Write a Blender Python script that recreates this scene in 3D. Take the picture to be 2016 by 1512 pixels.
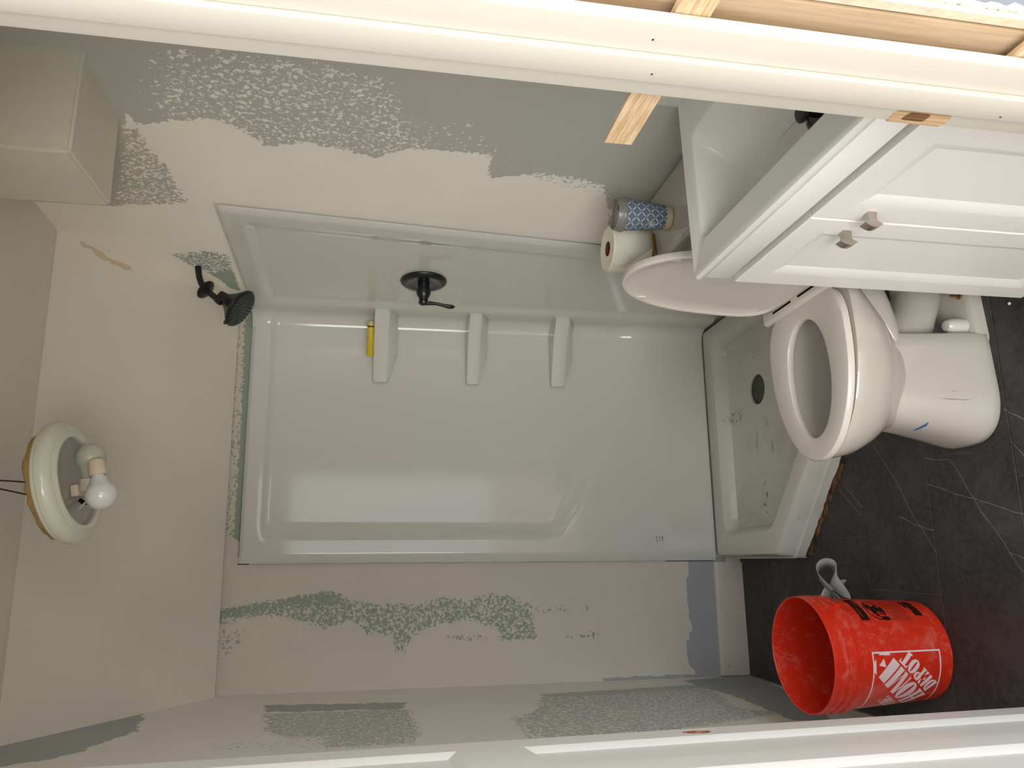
import bpy, bmesh, math, random
from mathutils import Vector, Matrix
random.seed(7)
PI = math.pi
for _o in list(bpy.data.objects):
    bpy.data.objects.remove(_o)
SC = bpy.context.scene
COL = SC.collection

# ---------------------------------------------------------------- camera, world, lights, exposure
cam = bpy.data.cameras.new('camera')
cam.sensor_fit = 'HORIZONTAL'
cam.sensor_width = 36.0
cam.lens = 26.43
cam.clip_start = 0.02
cam_o = bpy.data.objects.new('camera', cam)
COL.objects.link(cam_o)
_y, _p, _r = math.radians(12.35), math.radians(10.98), math.radians(1.59)
_f = Vector((math.sin(_y) * math.cos(_p), math.cos(_y) * math.cos(_p), -math.sin(_p)))
_right = Vector((math.cos(_y), -math.sin(_y), 0))
_up = _right.cross(_f)
_R = _right * math.cos(_r) + _up * math.sin(_r)
_U = _up * math.cos(_r) - _right * math.sin(_r)
# the phone was held sideways: the picture's x axis runs down the room, its y axis to the right
_X, _Y, _Z = -_U, _R, -_f
cam_o.matrix_world = Matrix(((_X[0], _Y[0], _Z[0], 0), (_X[1], _Y[1], _Z[1], 0), (_X[2], _Y[2], _Z[2], 1.55), (0, 0, 0, 1)))
SC.camera = cam_o

w = bpy.data.worlds.new('world')
SC.world = w
w.use_nodes = True
bgn = w.node_tree.nodes['Background']
bgn.inputs[0].default_value = (0.89, 0.95, 1.0, 1)
bgn.inputs[1].default_value = WORLD_STRENGTH = 1.5

def area(name, loc, target, sx, sy, power, color):
    l = bpy.data.lights.new(name, 'AREA')
    l.shape = 'RECTANGLE'
    l.size, l.size_y, l.energy, l.color = sx, sy, power, color
    o = bpy.data.objects.new(name, l)
    COL.objects.link(o)
    o.location = loc
    o.rotation_euler = (Vector(target) - Vector(loc)).to_track_quat('-Z', 'Y').to_euler()
    return o
# windows of the hall behind the photographer: one to the left, one low and to the right
area('window_light_left', (-1.1, -2.3, 1.35), (0.3, 1.6, 1.3), 1.5, 1.7, 48, (1.0, 0.98, 0.94))
area('window_light_right', (1.7, -1.9, 1.0), (-0.2, 1.6, 1.7), 1.6, 1.8, 36, (0.96, 0.98, 1.0))
SC.view_settings.view_transform = 'Standard'
SC.view_settings.look = 'None'
SC.view_settings.gamma = 1.0
SC.view_settings.use_curve_mapping = False
SC.view_settings.exposure = 0.82
PATCH_RIGHT = [('comp', 0.26, 0.05, [(1.468, 2.092), (1.462, 1.966), (1.711, 2.023), (1.695, 2.107), (1.58, 2.111)]),
 ('comp', 0.42, 0.035, [(1.457, 1.984), (1.444, 1.875), (1.449, 1.653), (1.476, 1.515), (1.549, 1.478), (1.67, 1.434), (1.659, 1.273), (1.818, 1.192), (1.758, 1.283), (1.817, 1.515), (1.79, 1.718), (1.806, 1.817), (1.715, 1.922), (1.732, 2.027), (1.688, 2.061)]),
 ('comp', 0.33, 0.03, [(1.619, 1.498), (1.605, 1.282), (1.733, 1.195), (1.843, 1.187), (1.754, 1.258), (1.762, 1.388)]),
 ('comp', 1, 0.008, [(1.715, 2.112), (1.752, 2.094), (1.732, 2.027), (1.705, 1.92), (1.737, 1.868), (1.806, 1.817), (1.774, 1.717), (1.796, 1.605), (1.814, 1.541), (1.765, 1.466), (1.754, 1.337), (1.761, 1.256), (1.863, 1.233), (1.834, 1.133), (1.86, 1.04), (1.873, 0.904), (2.007, 0.845), (2.358, 0.739), (2.254, 1.869), (3.185, 1.895), (3.274, 2.092), (2.748, 2.309), (2.693, 2.401), (2.487, 2.517), (2.258, 2.559), (2.18, 2.529), (2.171, 2.276), (2.127, 2.077), (1.939, 2.074), (1.795, 2.145)]),
 ('comp', 0.6, 0.02, [(1.809, 1.138), (1.818, 1.023), (1.84, 0.907), (1.907, 0.885), (1.881, 1.035), (1.861, 1.12)]),
 ('comp', 0.45, 0.02, [(1.766, 2.146), (1.763, 2.097), (1.939, 2.074), (2.123, 2.051), (2.177, 2.251), (2.141, 2.265)]),
 ('green', 0.54, 0.012, [(2.473, 2.203), (2.433, 2.079), (2.453, 2.001), (2.708, 2.01), (2.65, 2.086), (2.554, 2.158)]),
 ('green', 1, 0.01, [(2.628, 2.082), (2.598, 2.018), (2.78, 2.011), (2.737, 2.049)]),
 ('tan', 1, 0.006, [(2.409, 2.472), (2.617, 2.38), (2.608, 2.342), (2.526, 2.387), (2.432, 2.44)]),
 ('tan', 0.6, 0.01, [(2.193, 2.505), (2.342, 2.502), (2.409, 2.476), (2.311, 2.491)])]
PATCH_BACK = [('green', 0.42, 0.012, [(0.879, 2.024), (0.835, 2.078), (0.036, 2.067), (0.032, 2.01), (0.614, 2.027)]),
 ('green', 1, 0.01, [(0.943, 1.993), (0.696, 1.974), (0.34, 1.972), (0.024, 1.981), (0.039, 2.011), (0.34, 2.014), (0.614, 2.016), (0.879, 2.02)]),
 ('green', 0.52, 0.012, [(-0.223, 2.076), (-0.203, 2.034), (-0.175, 1.823), (-0.154, 1.66), (-0.185, 1.585), (-0.198, 1.51), (-0.203, 1.321), (-0.179, 1.243), (-0.2, 1.146), (-0.17, 1.066), (-0.19, 0.966), (-0.226, 0.886), (-0.274, 0.887), (-0.363, 0.861), (-0.363, 1.018), (-0.316, 1.038), (-0.283, 1.146), (-0.299, 1.262), (-0.333, 1.348), (-0.399, 1.375), (-0.393, 1.422), (-0.33, 1.433), (-0.318, 1.526), (-0.271, 1.583), (-0.298, 1.673), (-0.265, 1.765), (-0.243, 1.891), (-0.258, 1.979), (-0.278, 2.073)]),
 ('green', 0.66, 0.012, [(-0.219, 2.051), (-0.179, 1.823), (-0.156, 1.66), (-0.183, 1.595), (-0.206, 1.603), (-0.209, 1.822), (-0.239, 2.032)]),
 ('green', 0.42, 0.015, [(-0.226, 0.886), (-0.225, 0.638), (-0.263, 0.661), (-0.272, 0.887)]),
 ('green', 0.4, 0.015, [(-0.274, 2.077), (-0.279, 1.942), (-0.346, 1.956), (-0.411, 2.067)]),
 ('green', 0.45, 0.012, [(-0.324, 1.246), (-0.326, 1.067), (-0.363, 1.068), (-0.354, 1.223)]),
 ('green', 0.5, 0.01, [(-0.344, 0.777), (-0.33, 0.605), (-0.364, 0.627), (-0.366, 0.767)]),
 ('grey', 1, 0.004, [(-0.053, 0.227), (-0.056, 0.06), (-0.552, 0.099), (-0.546, 0.225), (-0.502, 0.227), (-0.468, 0.263), (-0.4, 0.263), (-0.343, 0.235), (-0.244, 0.24), (-0.144, 0.239)]),
 ('grey', 0.85, 0.004, [(-0.513, 0.629), (-0.506, 0.216), (-0.529, 0.218), (-0.531, 0.599)])]
PATCH_LEFT = [('grey', 0.75, 0.02, [(2.779, 1.862), (2.729, 1.387), (2.614, 1.394), (2.646, 1.835)]),
 ('comp', 0.42, 0.03, [(2.65, 1.854), (2.626, 1.373), (2.269, 1.362), (2.157, 1.393), (2.154, 1.628), (2.382, 1.813)]),
 ('comp', 0.62, 0.03, [(2.295, 1.972), (2.297, 1.635), (2.149, 1.628), (2.188, 1.932)]),
 ('comp', 0.45, 0.03, [(2.723, 0.934), (2.796, 0.25), (2.419, 0.324), (2.295, 0.217), (2.134, 0.719), (2.145, 1.1), (2.409, 1.099), (2.515, 1.004)]),
 ('comp', 0.3, 0.03, [(2.776, 0.918), (2.844, 0.268), (2.761, 0.286), (2.699, 0.909)]),
 ('grey', 0.9, 0.03, [(2.562, 2.608), (2.717, 2.208), (2.468, 2.164), (2.218, 2.263), (2.139, 2.423)]),
 ('grey', 1, 0.02, [(2.921, 0.307), (2.998, -0.014), (2.46, 0.043), (2.175, 0.157), (2.212, 0.267), (2.578, 0.259)])]
PATCH_CEIL = [('tan', 1, 0.006, [(0.954, 2.44), (0.92, 2.59), (0.909, 2.597), (0.911, 2.559), (0.93, 2.451)])]
VEINS = [[(0.286, 2.061), (0.191, 1.996), (0.09, 1.938), (0.025, 1.892), (-0.045, 1.852)], [(0.224, 1.857), (0.216, 1.815), (0.209, 1.763), (0.188, 1.746), (0.145, 1.718), (0.077, 1.68), (0.013, 1.636), (-0.038, 1.607), (-0.081, 1.577)], [(0.15, 1.856), (0.125, 1.775), (0.097, 1.676), (0.067, 1.588), (0.054, 1.532)], [(0.067, 1.98), (0.047, 1.925), (0.024, 1.853)], [(0.168, 2.262), (0.078, 2.159)], [(0.17, 2.221), (0.104, 2.149)], [(0.313, 1.56), (0.263, 1.493)], [(0.231, 1.557), (0.17, 1.511)], [(-0.035, 1.608), (-0.054, 1.552)]]
CRACKS = [[(0.905, 2.419), (0.895, 2.423), (0.895, 2.433), (0.885, 2.442)], [(0.887, 2.397), (0.884, 2.402)], [(0.863, 2.559), (0.863, 2.574), (0.863, 2.582)], [(0.861, 2.589), (0.859, 2.598), (0.862, 2.616), (0.859, 2.641)], [(0.896, 2.598), (0.9, 2.616)], [(0.864, 2.668), (0.862, 2.673)]]
STRAP1 = [((-0.1895, 2.215, 0.0613), (-0.1987, 2.25, 0.0421)), ((-0.1739, 2.215, 0.0684), (-0.1813, 2.25, 0.0491)), ((-0.1487, 2.215, 0.0868), (-0.1618, 2.25, 0.074)), ((-0.1249, 2.215, 0.1108), (-0.1377, 2.25, 0.0983)), ((-0.1027, 2.215, 0.1314), (-0.1154, 2.25, 0.1102)), ((-0.0823, 2.215, 0.1381), (-0.0996, 2.25, 0.1085)), ((-0.0653, 2.215, 0.1309), (-0.0887, 2.25, 0.1001)), ((-0.0561, 2.215, 0.1156), (-0.0842, 2.25, 0.0887)), ((-0.0533, 2.215, 0.0974), (-0.0812, 2.25, 0.0757)), ((-0.0567, 2.215, 0.0799), (-0.0846, 2.25, 0.0634)), ((-0.0664, 2.215, 0.0684), (-0.0927, 2.25, 0.0552)), ((-0.0806, 2.215, 0.0665), (-0.1054, 2.25, 0.0567)), ((-0.0993, 2.215, 0.0686), (-0.1226, 2.25, 0.0677)), ((-0.1151, 2.215, 0.0633), (-0.1399, 2.25, 0.0715)), ((-0.1341, 2.215, 0.0494), (-0.1574, 2.25, 0.0608)), ((-0.1499, 2.215, 0.0387), (-0.1734, 2.25, 0.0482)), ((-0.1656, 2.215, 0.0298), (-0.1862, 2.25, 0.0389)), ((-0.1843, 2.215, 0.0249), (-0.2052, 2.25, 0.0302))]
STRAP2 = [((-0.186, 2.27, 0.0979), (-0.1945, 2.285, 0.0508)), ((-0.1641, 2.27, 0.0918), (-0.1788, 2.285, 0.0472)), ((-0.1454, 2.27, 0.0789), (-0.163, 2.285, 0.0417)), ((-0.1317, 2.27, 0.0518), (-0.1473, 2.285, 0.0289)), ((-0.1245, 2.27, 0.018), (-0.1381, 2.285, 0.0094)), ((-0.1249, 2.27, -0.0004), (-0.1416, 2.285, -0.0032)), ((-0.1334, 2.27, -0.0215), (-0.1531, 2.285, -0.0111)), ((-0.1481, 2.27, -0.0364), (-0.1661, 2.285, -0.0188)), ((-0.1643, 2.27, -0.0473), (-0.1837, 2.285, -0.0203)), ((-0.1836, 2.27, -0.0523), (-0.1996, 2.285, -0.0203)), ((-0.2059, 2.27, -0.0551), (-0.2155, 2.285, -0.0202))]

# ---------------------------------------------------------------- helpers
def lin(c):
    def f(v):
        v /= 255.0
        return v / 12.92 if v <= 0.04045 else ((v + 0.055) / 1.055) ** 2.4
    return (f(c[0]), f(c[1]), f(c[2]), 1.0)

class NT:
    def __init__(s, mat):
        s.t = mat.node_tree
        s.n = s.t.nodes
        s.l = s.t.links
    def new(s, typ, **kw):
        n = s.n.new(typ)
        for k, v in kw.items():
            setattr(n, k, v)
        return n
    def put(s, sock, v):
        if isinstance(v, bpy.types.NodeSocket):
            s.l.new(v, sock)
        else:
            sock.default_value = v
    def math(s, op, a, b=0.0, c=0.0, clamp=False):
        n = s.new('ShaderNodeMath', operation=op, use_clamp=clamp)
        s.put(n.inputs[0], a); s.put(n.inputs[1], b); s.put(n.inputs[2], c)
        return n.outputs[0]
    def vec(s, op, a, b=None, scale=None):
        n = s.new('ShaderNodeVectorMath', operation=op)
        s.put(n.inputs[0], a)
        if b is not None: s.put(n.inputs[1], b)
        if scale is not None: s.put(n.inputs['Scale'], scale)
        return n.outputs['Value'] if op in ('LENGTH', 'DOT_PRODUCT') else n.outputs[0]
    def mix(s, f, a, b):
        n = s.new('ShaderNodeMix', data_type='RGBA')
        s.put(n.inputs[0], f); s.put(n.inputs[6], a); s.put(n.inputs[7], b)
        return n.outputs[2]
    def noise(s, co, scale, detail=3.0, rough=0.55, dist=0.0):
        n = s.new('ShaderNodeTexNoise')
        s.put(n.inputs['Vector'], co)
        n.inputs['Scale'].default_value = scale
        n.inputs['Detail'].default_value = detail
        n.inputs['Roughness'].default_value = rough
        n.inputs['Distortion'].default_value = dist
        return n.outputs[0]
    def smooth(s, x, a, b):
        n = s.new('ShaderNodeMapRange', interpolation_type='SMOOTHSTEP')
        s.put(n.inputs[0], x)
        n.inputs[1].default_value = a; n.inputs[2].default_value = b
        return n.outputs[0]
    def pos(s):
        return s.new('ShaderNodeNewGeometry').outputs['Position']
    def attr(s, name):
        return s.new('ShaderNodeAttribute', attribute_name=name).outputs['Fac']
    def bump(s, h, strength, dist):
        n = s.new('ShaderNodeBump')
        s.put(n.inputs['Height'], h)
        n.inputs['Strength'].default_value = strength
        n.inputs['Distance'].default_value = dist
        return n.outputs[0]

def material(name, rough=0.5, spec=0.5, metal=0.0, coat=0.0):
    m = bpy.data.materials.new(name)
    m.use_nodes = True
    b = m.node_tree.nodes['Principled BSDF']
    b.inputs['Roughness'].default_value = rough
    b.inputs['Specular IOR Level'].default_value = spec
    b.inputs['Metallic'].default_value = metal
    b.inputs['Coat Weight'].default_value = coat
    return m, NT(m), b

def plain(name, rgb, rough=0.5, spec=0.5, metal=0.0, var=0.06, scale=14.0, bump=0.0, bscale=120.0, coat=0.0):
    """one colour with a little uneven tone and grain"""
    m, t, b = material(name, rough, spec, metal, coat)
    p = t.pos()
    n = t.noise(p, scale, 4)
    c = lin(rgb)
    d = tuple(max(0, v * (1 - var)) for v in c[:3]) + (1,)
    e = tuple(min(1, v * (1 + var)) for v in c[:3]) + (1,)
    t.put(b.inputs['Base Color'], t.mix(n, d, e))
    if bump:
        t.put(b.inputs['Normal'], t.bump(t.noise(p, bscale, 3), bump, 0.002))
    return m

def link_obj(name, me, m, parent=None):
    o = bpy.data.objects.new(name, me)
    COL.objects.link(o)
    if m is not None:
        for x in (m if isinstance(m, (list, tuple)) else [m]):
            me.materials.append(x)
    if parent is not None:
        o.parent = parent
    return o

def world_loc(o):
    v = Vector((0, 0, 0))
    while o is not None:
        v += o.location
        o = o.parent
    return v

def obj(name, bm, m, parent=None, smooth=35, kind=None, label=None):
    """link a bmesh built in world coordinates as ONE object; under a parent it is shifted into the parent's frame"""
    bmesh.ops.recalc_face_normals(bm, faces=bm.faces[:])
    if parent is not None:
        bmesh.ops.translate(bm, verts=bm.verts[:], vec=-world_loc(parent))
    me = bpy.data.meshes.new(name)
    bm.to_mesh(me)
    bm.free()
    if smooth:
        me.polygons.foreach_set('use_smooth', [True] * len(me.polygons))
        me.set_sharp_from_angle(angle=math.radians(smooth))
    o = link_obj(name, me, m, parent)
    if kind: o['kind'] = kind
    if label: o['label'] = label
    return o

def thing(name, label, cat, loc, group=None):
    o = bpy.data.objects.new(name, None)
    o.empty_display_size = 0.05
    COL.objects.link(o)
    o.location = loc
    o['label'] = label
    o['category'] = cat
    if group: o['group'] = group
    return o

def struct(name, loc=(0, 0, 0), label=None):
    o = bpy.data.objects.new(name, None)
    o.empty_display_size = 0.05
    COL.objects.link(o)
    o.location = loc
    o['kind'] = 'structure'
    if label: o['label'] = label
    return o

def BM():
    return bmesh.new()

def frame(o, x, y, z):
    x, y, z = Vector(x).normalized(), Vector(y).normalized(), Vector(z).normalized()
    return Matrix(((x[0], y[0], z[0], o[0]), (x[1], y[1], z[1], o[1]), (x[2], y[2], z[2], o[2]), (0, 0, 0, 1)))

def along(p, d, up=(0, 0, 1)):
    """frame at p whose z axis points along d"""
    d = Vector(d).normalized()
    u = Vector(up)
    if abs(d.dot(u)) > 0.98: u = Vector((1, 0, 0))
    x = u.cross(d).normalized()
    return frame(p, x, d.cross(x), d)

def box(bm, lo, hi, M=None, bevel=0.0, seg=2):
    vs = [bm.verts.new((x, y, z)) for z in (lo[2], hi[2]) for y in (lo[1], hi[1]) for x in (lo[0], hi[0])]
    fs = [bm.faces.new([vs[i] for i in q]) for q in ((0, 2, 3, 1), (4, 5, 7, 6), (0, 1, 5, 4), (2, 6, 7, 3), (0, 4, 6, 2), (1, 3, 7, 5))]
    out = vs
    if bevel:
        es = list({e for f in fs for e in f.edges})
        r = bmesh.ops.bevel(bm, geom=es, offset=bevel, segments=seg, affect='EDGES', profile=0.5, clamp_overlap=True)
        out = list({v for f in r['faces'] for v in f.verts} | {v for v in vs if v.is_valid})
    if M is not None:
        bmesh.ops.transform(bm, matrix=M, verts=out)
    return out

def loft(bm, rings, cap0=True, cap1=True, closed=True, M=None):
    rr = []
    for r in rings:
        rr.append([bm.verts.new((M @ Vector(p)) if M is not None else p) for p in r])
    n = len(rr[0])
    for a, b in zip(rr, rr[1:]):
        for i in range(n if closed else n - 1):
            j = (i + 1) % n
            bm.faces.new((a[i], a[j], b[j], b[i]))
    if cap0: bm.faces.new(rr[0][::-1])
    if cap1: bm.faces.new(rr[-1])
    return rr

def lathe(bm, prof, n=32, M=None, cap0=False, cap1=False):
    """prof: (radius, height) pairs turned about z"""
    rings = [[(r * math.cos(2 * PI * i / n), r * math.sin(2 * PI * i / n), h) for i in range(n)] for r, h in prof]
    return loft(bm, rings, cap0, cap1, True, M)

def tube(bm, pts, rad, n=10, caps=True, flat=None):
    """round bar through pts; rad a number or one per point; flat = (fx, fy) squashes the section"""
    pts = [Vector(p) for p in pts]
    rings = []
    prev = None
    for i, p in enumerate(pts):
        d = (pts[min(i + 1, len(pts) - 1)] - pts[max(i - 1, 0)]).normalized()
        if prev is None:
            u = Vector((0, 0, 1)) if abs(d.z) < 0.9 else Vector((1, 0, 0))
            x = u.cross(d).normalized()
        else:
            x = (prev - d * prev.dot(d)).normalized()
        prev = x
        y = d.cross(x)
        r = rad[i] if isinstance(rad, (list, tuple)) else rad
        fx, fy = flat or (1, 1)
        rings.append([tuple(p + x * (r * fx * math.cos(2 * PI * k / n)) + y * (r * fy * math.sin(2 * PI * k / n))) for k in range(n)])
    return loft(bm, rings, caps, caps)

def bez(p0, p1, p2, n=8):
    p0, p1, p2 = Vector(p0), Vector(p1), Vector(p2)
    return [p0 * (1 - t) ** 2 + p1 * 2 * t * (1 - t) + p2 * t * t for t in [i / n for i in range(n + 1)]]

def prism(bm, poly, z0, z1, M=None):
    return loft(bm, [[(x, y, z0) for x, y in poly], [(x, y, z1) for x, y in poly]], True, True, True, M)

def round_poly(poly, radii, seg=5):
    """polygon with rounded corners, same number of points whatever the radii"""
    out = []
    n = len(poly)
    for i in range(n):
        a, b, c = Vector(poly[i - 1]), Vector(poly[i]), Vector(poly[(i + 1) % n])
        r = radii[i] if isinstance(radii, (list, tuple)) else radii
        d1, d2 = (a - b).normalized(), (c - b).normalized()
        k = min(r, (a - b).length * 0.45, (c - b).length * 0.45)
        p, q = b + d1 * k, b + d2 * k
        for s in range(seg + 1):
            t = s / seg
            v = p * (1 - t) ** 2 + b * 2 * t * (1 - t) + q * t * t
            out.append((v.x, v.y))
    return out

def smoothstep(a, b, x):
    if a == b: return 0.0 if x < a else 1.0
    t = max(0.0, min(1.0, (x - a) / (b - a)))
    return t * t * (3 - 2 * t)

def sdist(poly, x, y):
    """signed distance to a polygon, negative inside"""
    best, inside = 1e9, False
    n = len(poly)
    j = n - 1
    for i in range(n):
        xi, yi = poly[i]; xj, yj = poly[j]
        if (yi > y) != (yj > y) and x < (xj - xi) * (y - yi) / (yj - yi) + xi:
            inside = not inside
        dx, dy = xi - xj, yi - yj
        l = dx * dx + dy * dy
        t = 0 if l == 0 else max(0, min(1, ((x - xj) * dx + (y - yj) * dy) / l))
        d = (x - xj - t * dx) ** 2 + (y - yj - t * dy) ** 2
        if d < best: best = d
        j = i
    best = math.sqrt(best)
    return -best if inside else best

def patch_values(patches, x, y, base):
    v = dict(base)
    for att, val, soft, poly in patches:
        xs = [p[0] for p in poly]; ys = [p[1] for p in poly]
        if x < min(xs) - soft or x > max(xs) + soft or y < min(ys) - soft or y > max(ys) + soft:
            continue
        k = 1 - smoothstep(-soft, soft, sdist(poly, x, y))
        v[att] = v[att] * (1 - k) + val * k
    return v

# ---------------------------------------------------------------- the right wall runs 3.4 degrees off square
D = 2.977
def wall_x(y):
    return 0.9155 - 0.06 * (y - D)
WT = Vector((-0.0599, 0.9982, 0))     # along the right wall, away from the door
WN = Vector((-0.9982, -0.0599, 0))    # out of the right wall into the room
def wall_frame(y0):
    return frame((wall_x(y0), y0, 0), WT, WN, (0, 0, 1))
def ceil_z(y):
    return min(2.53, 2.08 + 0.75 * (D - y))

# ---------------------------------------------------------------- materials
def wall_material(name, paint, comp, green, grey, tan):
    m, t, b = material(name, 0.75, 0.25)
    p = t.pos()
    stretch = t.vec('MULTIPLY', p, (1.0, 1.0, 1.0))
    n1 = t.noise(stretch, 92, 3.0, 0.6, 0.5)
    n2 = t.noise(stretch, 105, 3.0, 0.62, 0.5)
    n3 = t.noise(p, 28, 3)
    big = t.noise(p, 3.2, 4, 0.6)
    def mask(att, n):
        d = t.math('MULTIPLY_ADD', t.attr(att), 1.8, -0.4)
        k = t.math('MULTIPLY_ADD', t.math('SUBTRACT', n, 0.5), 2.3, 0.0)
        lim = t.math('MINIMUM', t.math('MAXIMUM', k, -0.42), 0.42)
        return t.smooth(t.math('ADD', d, lim), 0.43, 0.57)
    var = t.math('MULTIPLY_ADD', big, 0.16, 0.92)
    mc = mask('comp', n1)
    c = t.mix(mc, lin(paint), lin(comp))
    mg = mask('green', n2)
    c = t.mix(mg, c, lin(green))
    c = t.mix(mask('grey', n3), c, lin(grey))
    c = t.mix(mask('tan', n3), c, lin(tan))
    sc = t.vec('SCALE', c, scale=var)
    t.put(b.inputs['Base Color'], sc)
    h = t.math('ADD', t.math('MULTIPLY', mc, 0.5), t.math('MULTIPLY', t.noise(p, 160, 3), 0.35))
    h = t.math('SUBTRACT', h, t.math('MULTIPLY', mg, 0.5))
    t.put(b.inputs['Normal'], t.bump(h, 0.35, 0.0012))
    return m

M_wall_r = wall_material('patched_wall', (190, 188, 178), (246, 239, 226), (158, 170, 156), (172, 172, 170), (206, 188, 164))
M_wall_b = wall_material('patched_wall_back', (190, 188, 178), (214, 206, 193), (150, 163, 148), (166, 167, 168), (186, 166, 138))
M_wall_l = wall_material('patched_wall_left', (184, 188, 184), (232, 227, 219), (150, 170, 152), (172, 174, 174), (186, 166, 138))
M_ceiling = wall_material('ceiling_paint', (226, 219, 207), (226, 219, 207), (140, 160, 143), (150, 150, 148), (208, 190, 164))
M_trim = plain('white_trim_paint', (200, 192, 179), 0.35, 0.4, var=0.03, scale=6, bump=0.08, bscale=40)
M_door = plain('white_door_paint', (238, 236, 232), 0.38, 0.4, var=0.02, scale=5)
M_acrylic = plain('white_acrylic', (210, 209, 200), 0.10, 0.5, var=0.015, scale=3)
M_porcelain = plain('white_porcelain', (190, 182, 171), 0.05, 0.5, var=0.012, scale=4, coat=0.3)
M_seat = plain('white_seat_plastic', (214, 205, 194), 0.2, 0.5, var=0.015, scale=5)
M_black = plain('oil_rubbed_black', (22, 23, 26), 0.32, 0.5, var=0.2, scale=30)
M_dark = plain('dark_gap', (16, 15, 14), 0.9, 0.1)
M_cabinet = plain('white_cabinet_paint', (232, 227, 221), 0.35, 0.4, var=0.02, scale=5)
M_marble = plain('white_cultured_marble', (226, 223, 215), 0.16, 0.5, var=0.03, scale=7, coat=0.2)
M_nickel = plain('brushed_nickel', (190, 182, 173), 0.30, 0.5, 0.95, var=0.06, scale=60)
M_brass = plain('tarnished_brass', (150, 112, 52), 0.38, 0.5, 0.9, var=0.25, scale=90)
M_card = plain('brown_cardboard', (110, 68, 46), 0.9, 0.1, var=0.12, scale=60)
M_paper = plain('white_tissue_paper', (240, 234, 216), 0.95, 0.1, var=0.03, scale=30, bump=0.2, bscale=260)
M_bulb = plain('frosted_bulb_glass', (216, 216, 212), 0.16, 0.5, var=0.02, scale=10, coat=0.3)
M_bulb_shaded = plain('frosted_bulb_shaded', (186, 187, 168), 0.3, 0.5, var=0.03, scale=10)  # darker copy of the bulb glass: the inner bulb's shade is in its colour
M_socket = plain('cream_porcelain_socket', (214, 198, 174), 0.4, 0.4, var=0.05, scale=25)
M_pan = plain('off_white_lamp_pan', (214, 214, 196), 0.2, 0.5, var=0.04, scale=14, coat=0.2)
M_reflect = plain('lamp_pan_inside', (170, 166, 162), 0.3, 0.5, var=0.1, scale=16)
M_foil = plain('blue_grey_sticker', (106, 112, 120), 0.4, 0.5, var=0.3, scale=120)
M_wire = plain('dark_wire', (62, 54, 46), 0.6, 0.3)
M_wool = plain('yellow_glass_wool', (172, 146, 96), 0.95, 0.05, var=0.35, scale=70, bump=0.7, bscale=160)
M_plug_yellow = plain('yellow_plastic', (214, 186, 30), 0.35, 0.5, var=0.08, scale=60)
M_plug_cap = plain('pale_yellow_plastic', (204, 190, 110), 0.4, 0.5)
M_strap = None
M_rough_wood = None

def wood_material(name, light, dark, axis=(0, 0, 1), scale=60):
    m, t, b = material(name, 0.7, 0.25)
    p = t.pos()
    s = tuple(1.0 if a < 0.5 else 0.06 for a in axis)
    q = t.vec('MULTIPLY', p, s)
    n = t.noise(q, scale, 4, 0.6, 0.2)
    n2 = t.noise(q, scale * 3.5, 3, 0.6)
    k = t.smooth(t.math('ADD', t.math('MULTIPLY', n, 0.75), t.math('MULTIPLY', n2, 0.25)), 0.40, 0.62)
    t.put(b.inputs['Base Color'], t.mix(k, lin(dark), lin(light)))
    t.put(b.inputs['Normal'], t.bump(n2, 0.3, 0.001))
    return m
M_pine = wood_material('bare_pine', (198, 174, 144), (178, 150, 118), (0, 0, 1), 45)
M_shim = wood_material('pine_shim', (216, 190, 154), (190, 156, 118), (0, 1, 0), 230)
M_rot = wood_material('brown_subfloor', (112, 80, 52), (44, 34, 26), (1, 0, 0), 50)
M_raw = wood_material('raw_routed_wood', (196, 166, 128), (166, 132, 96), (0, 0, 1), 90)

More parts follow.
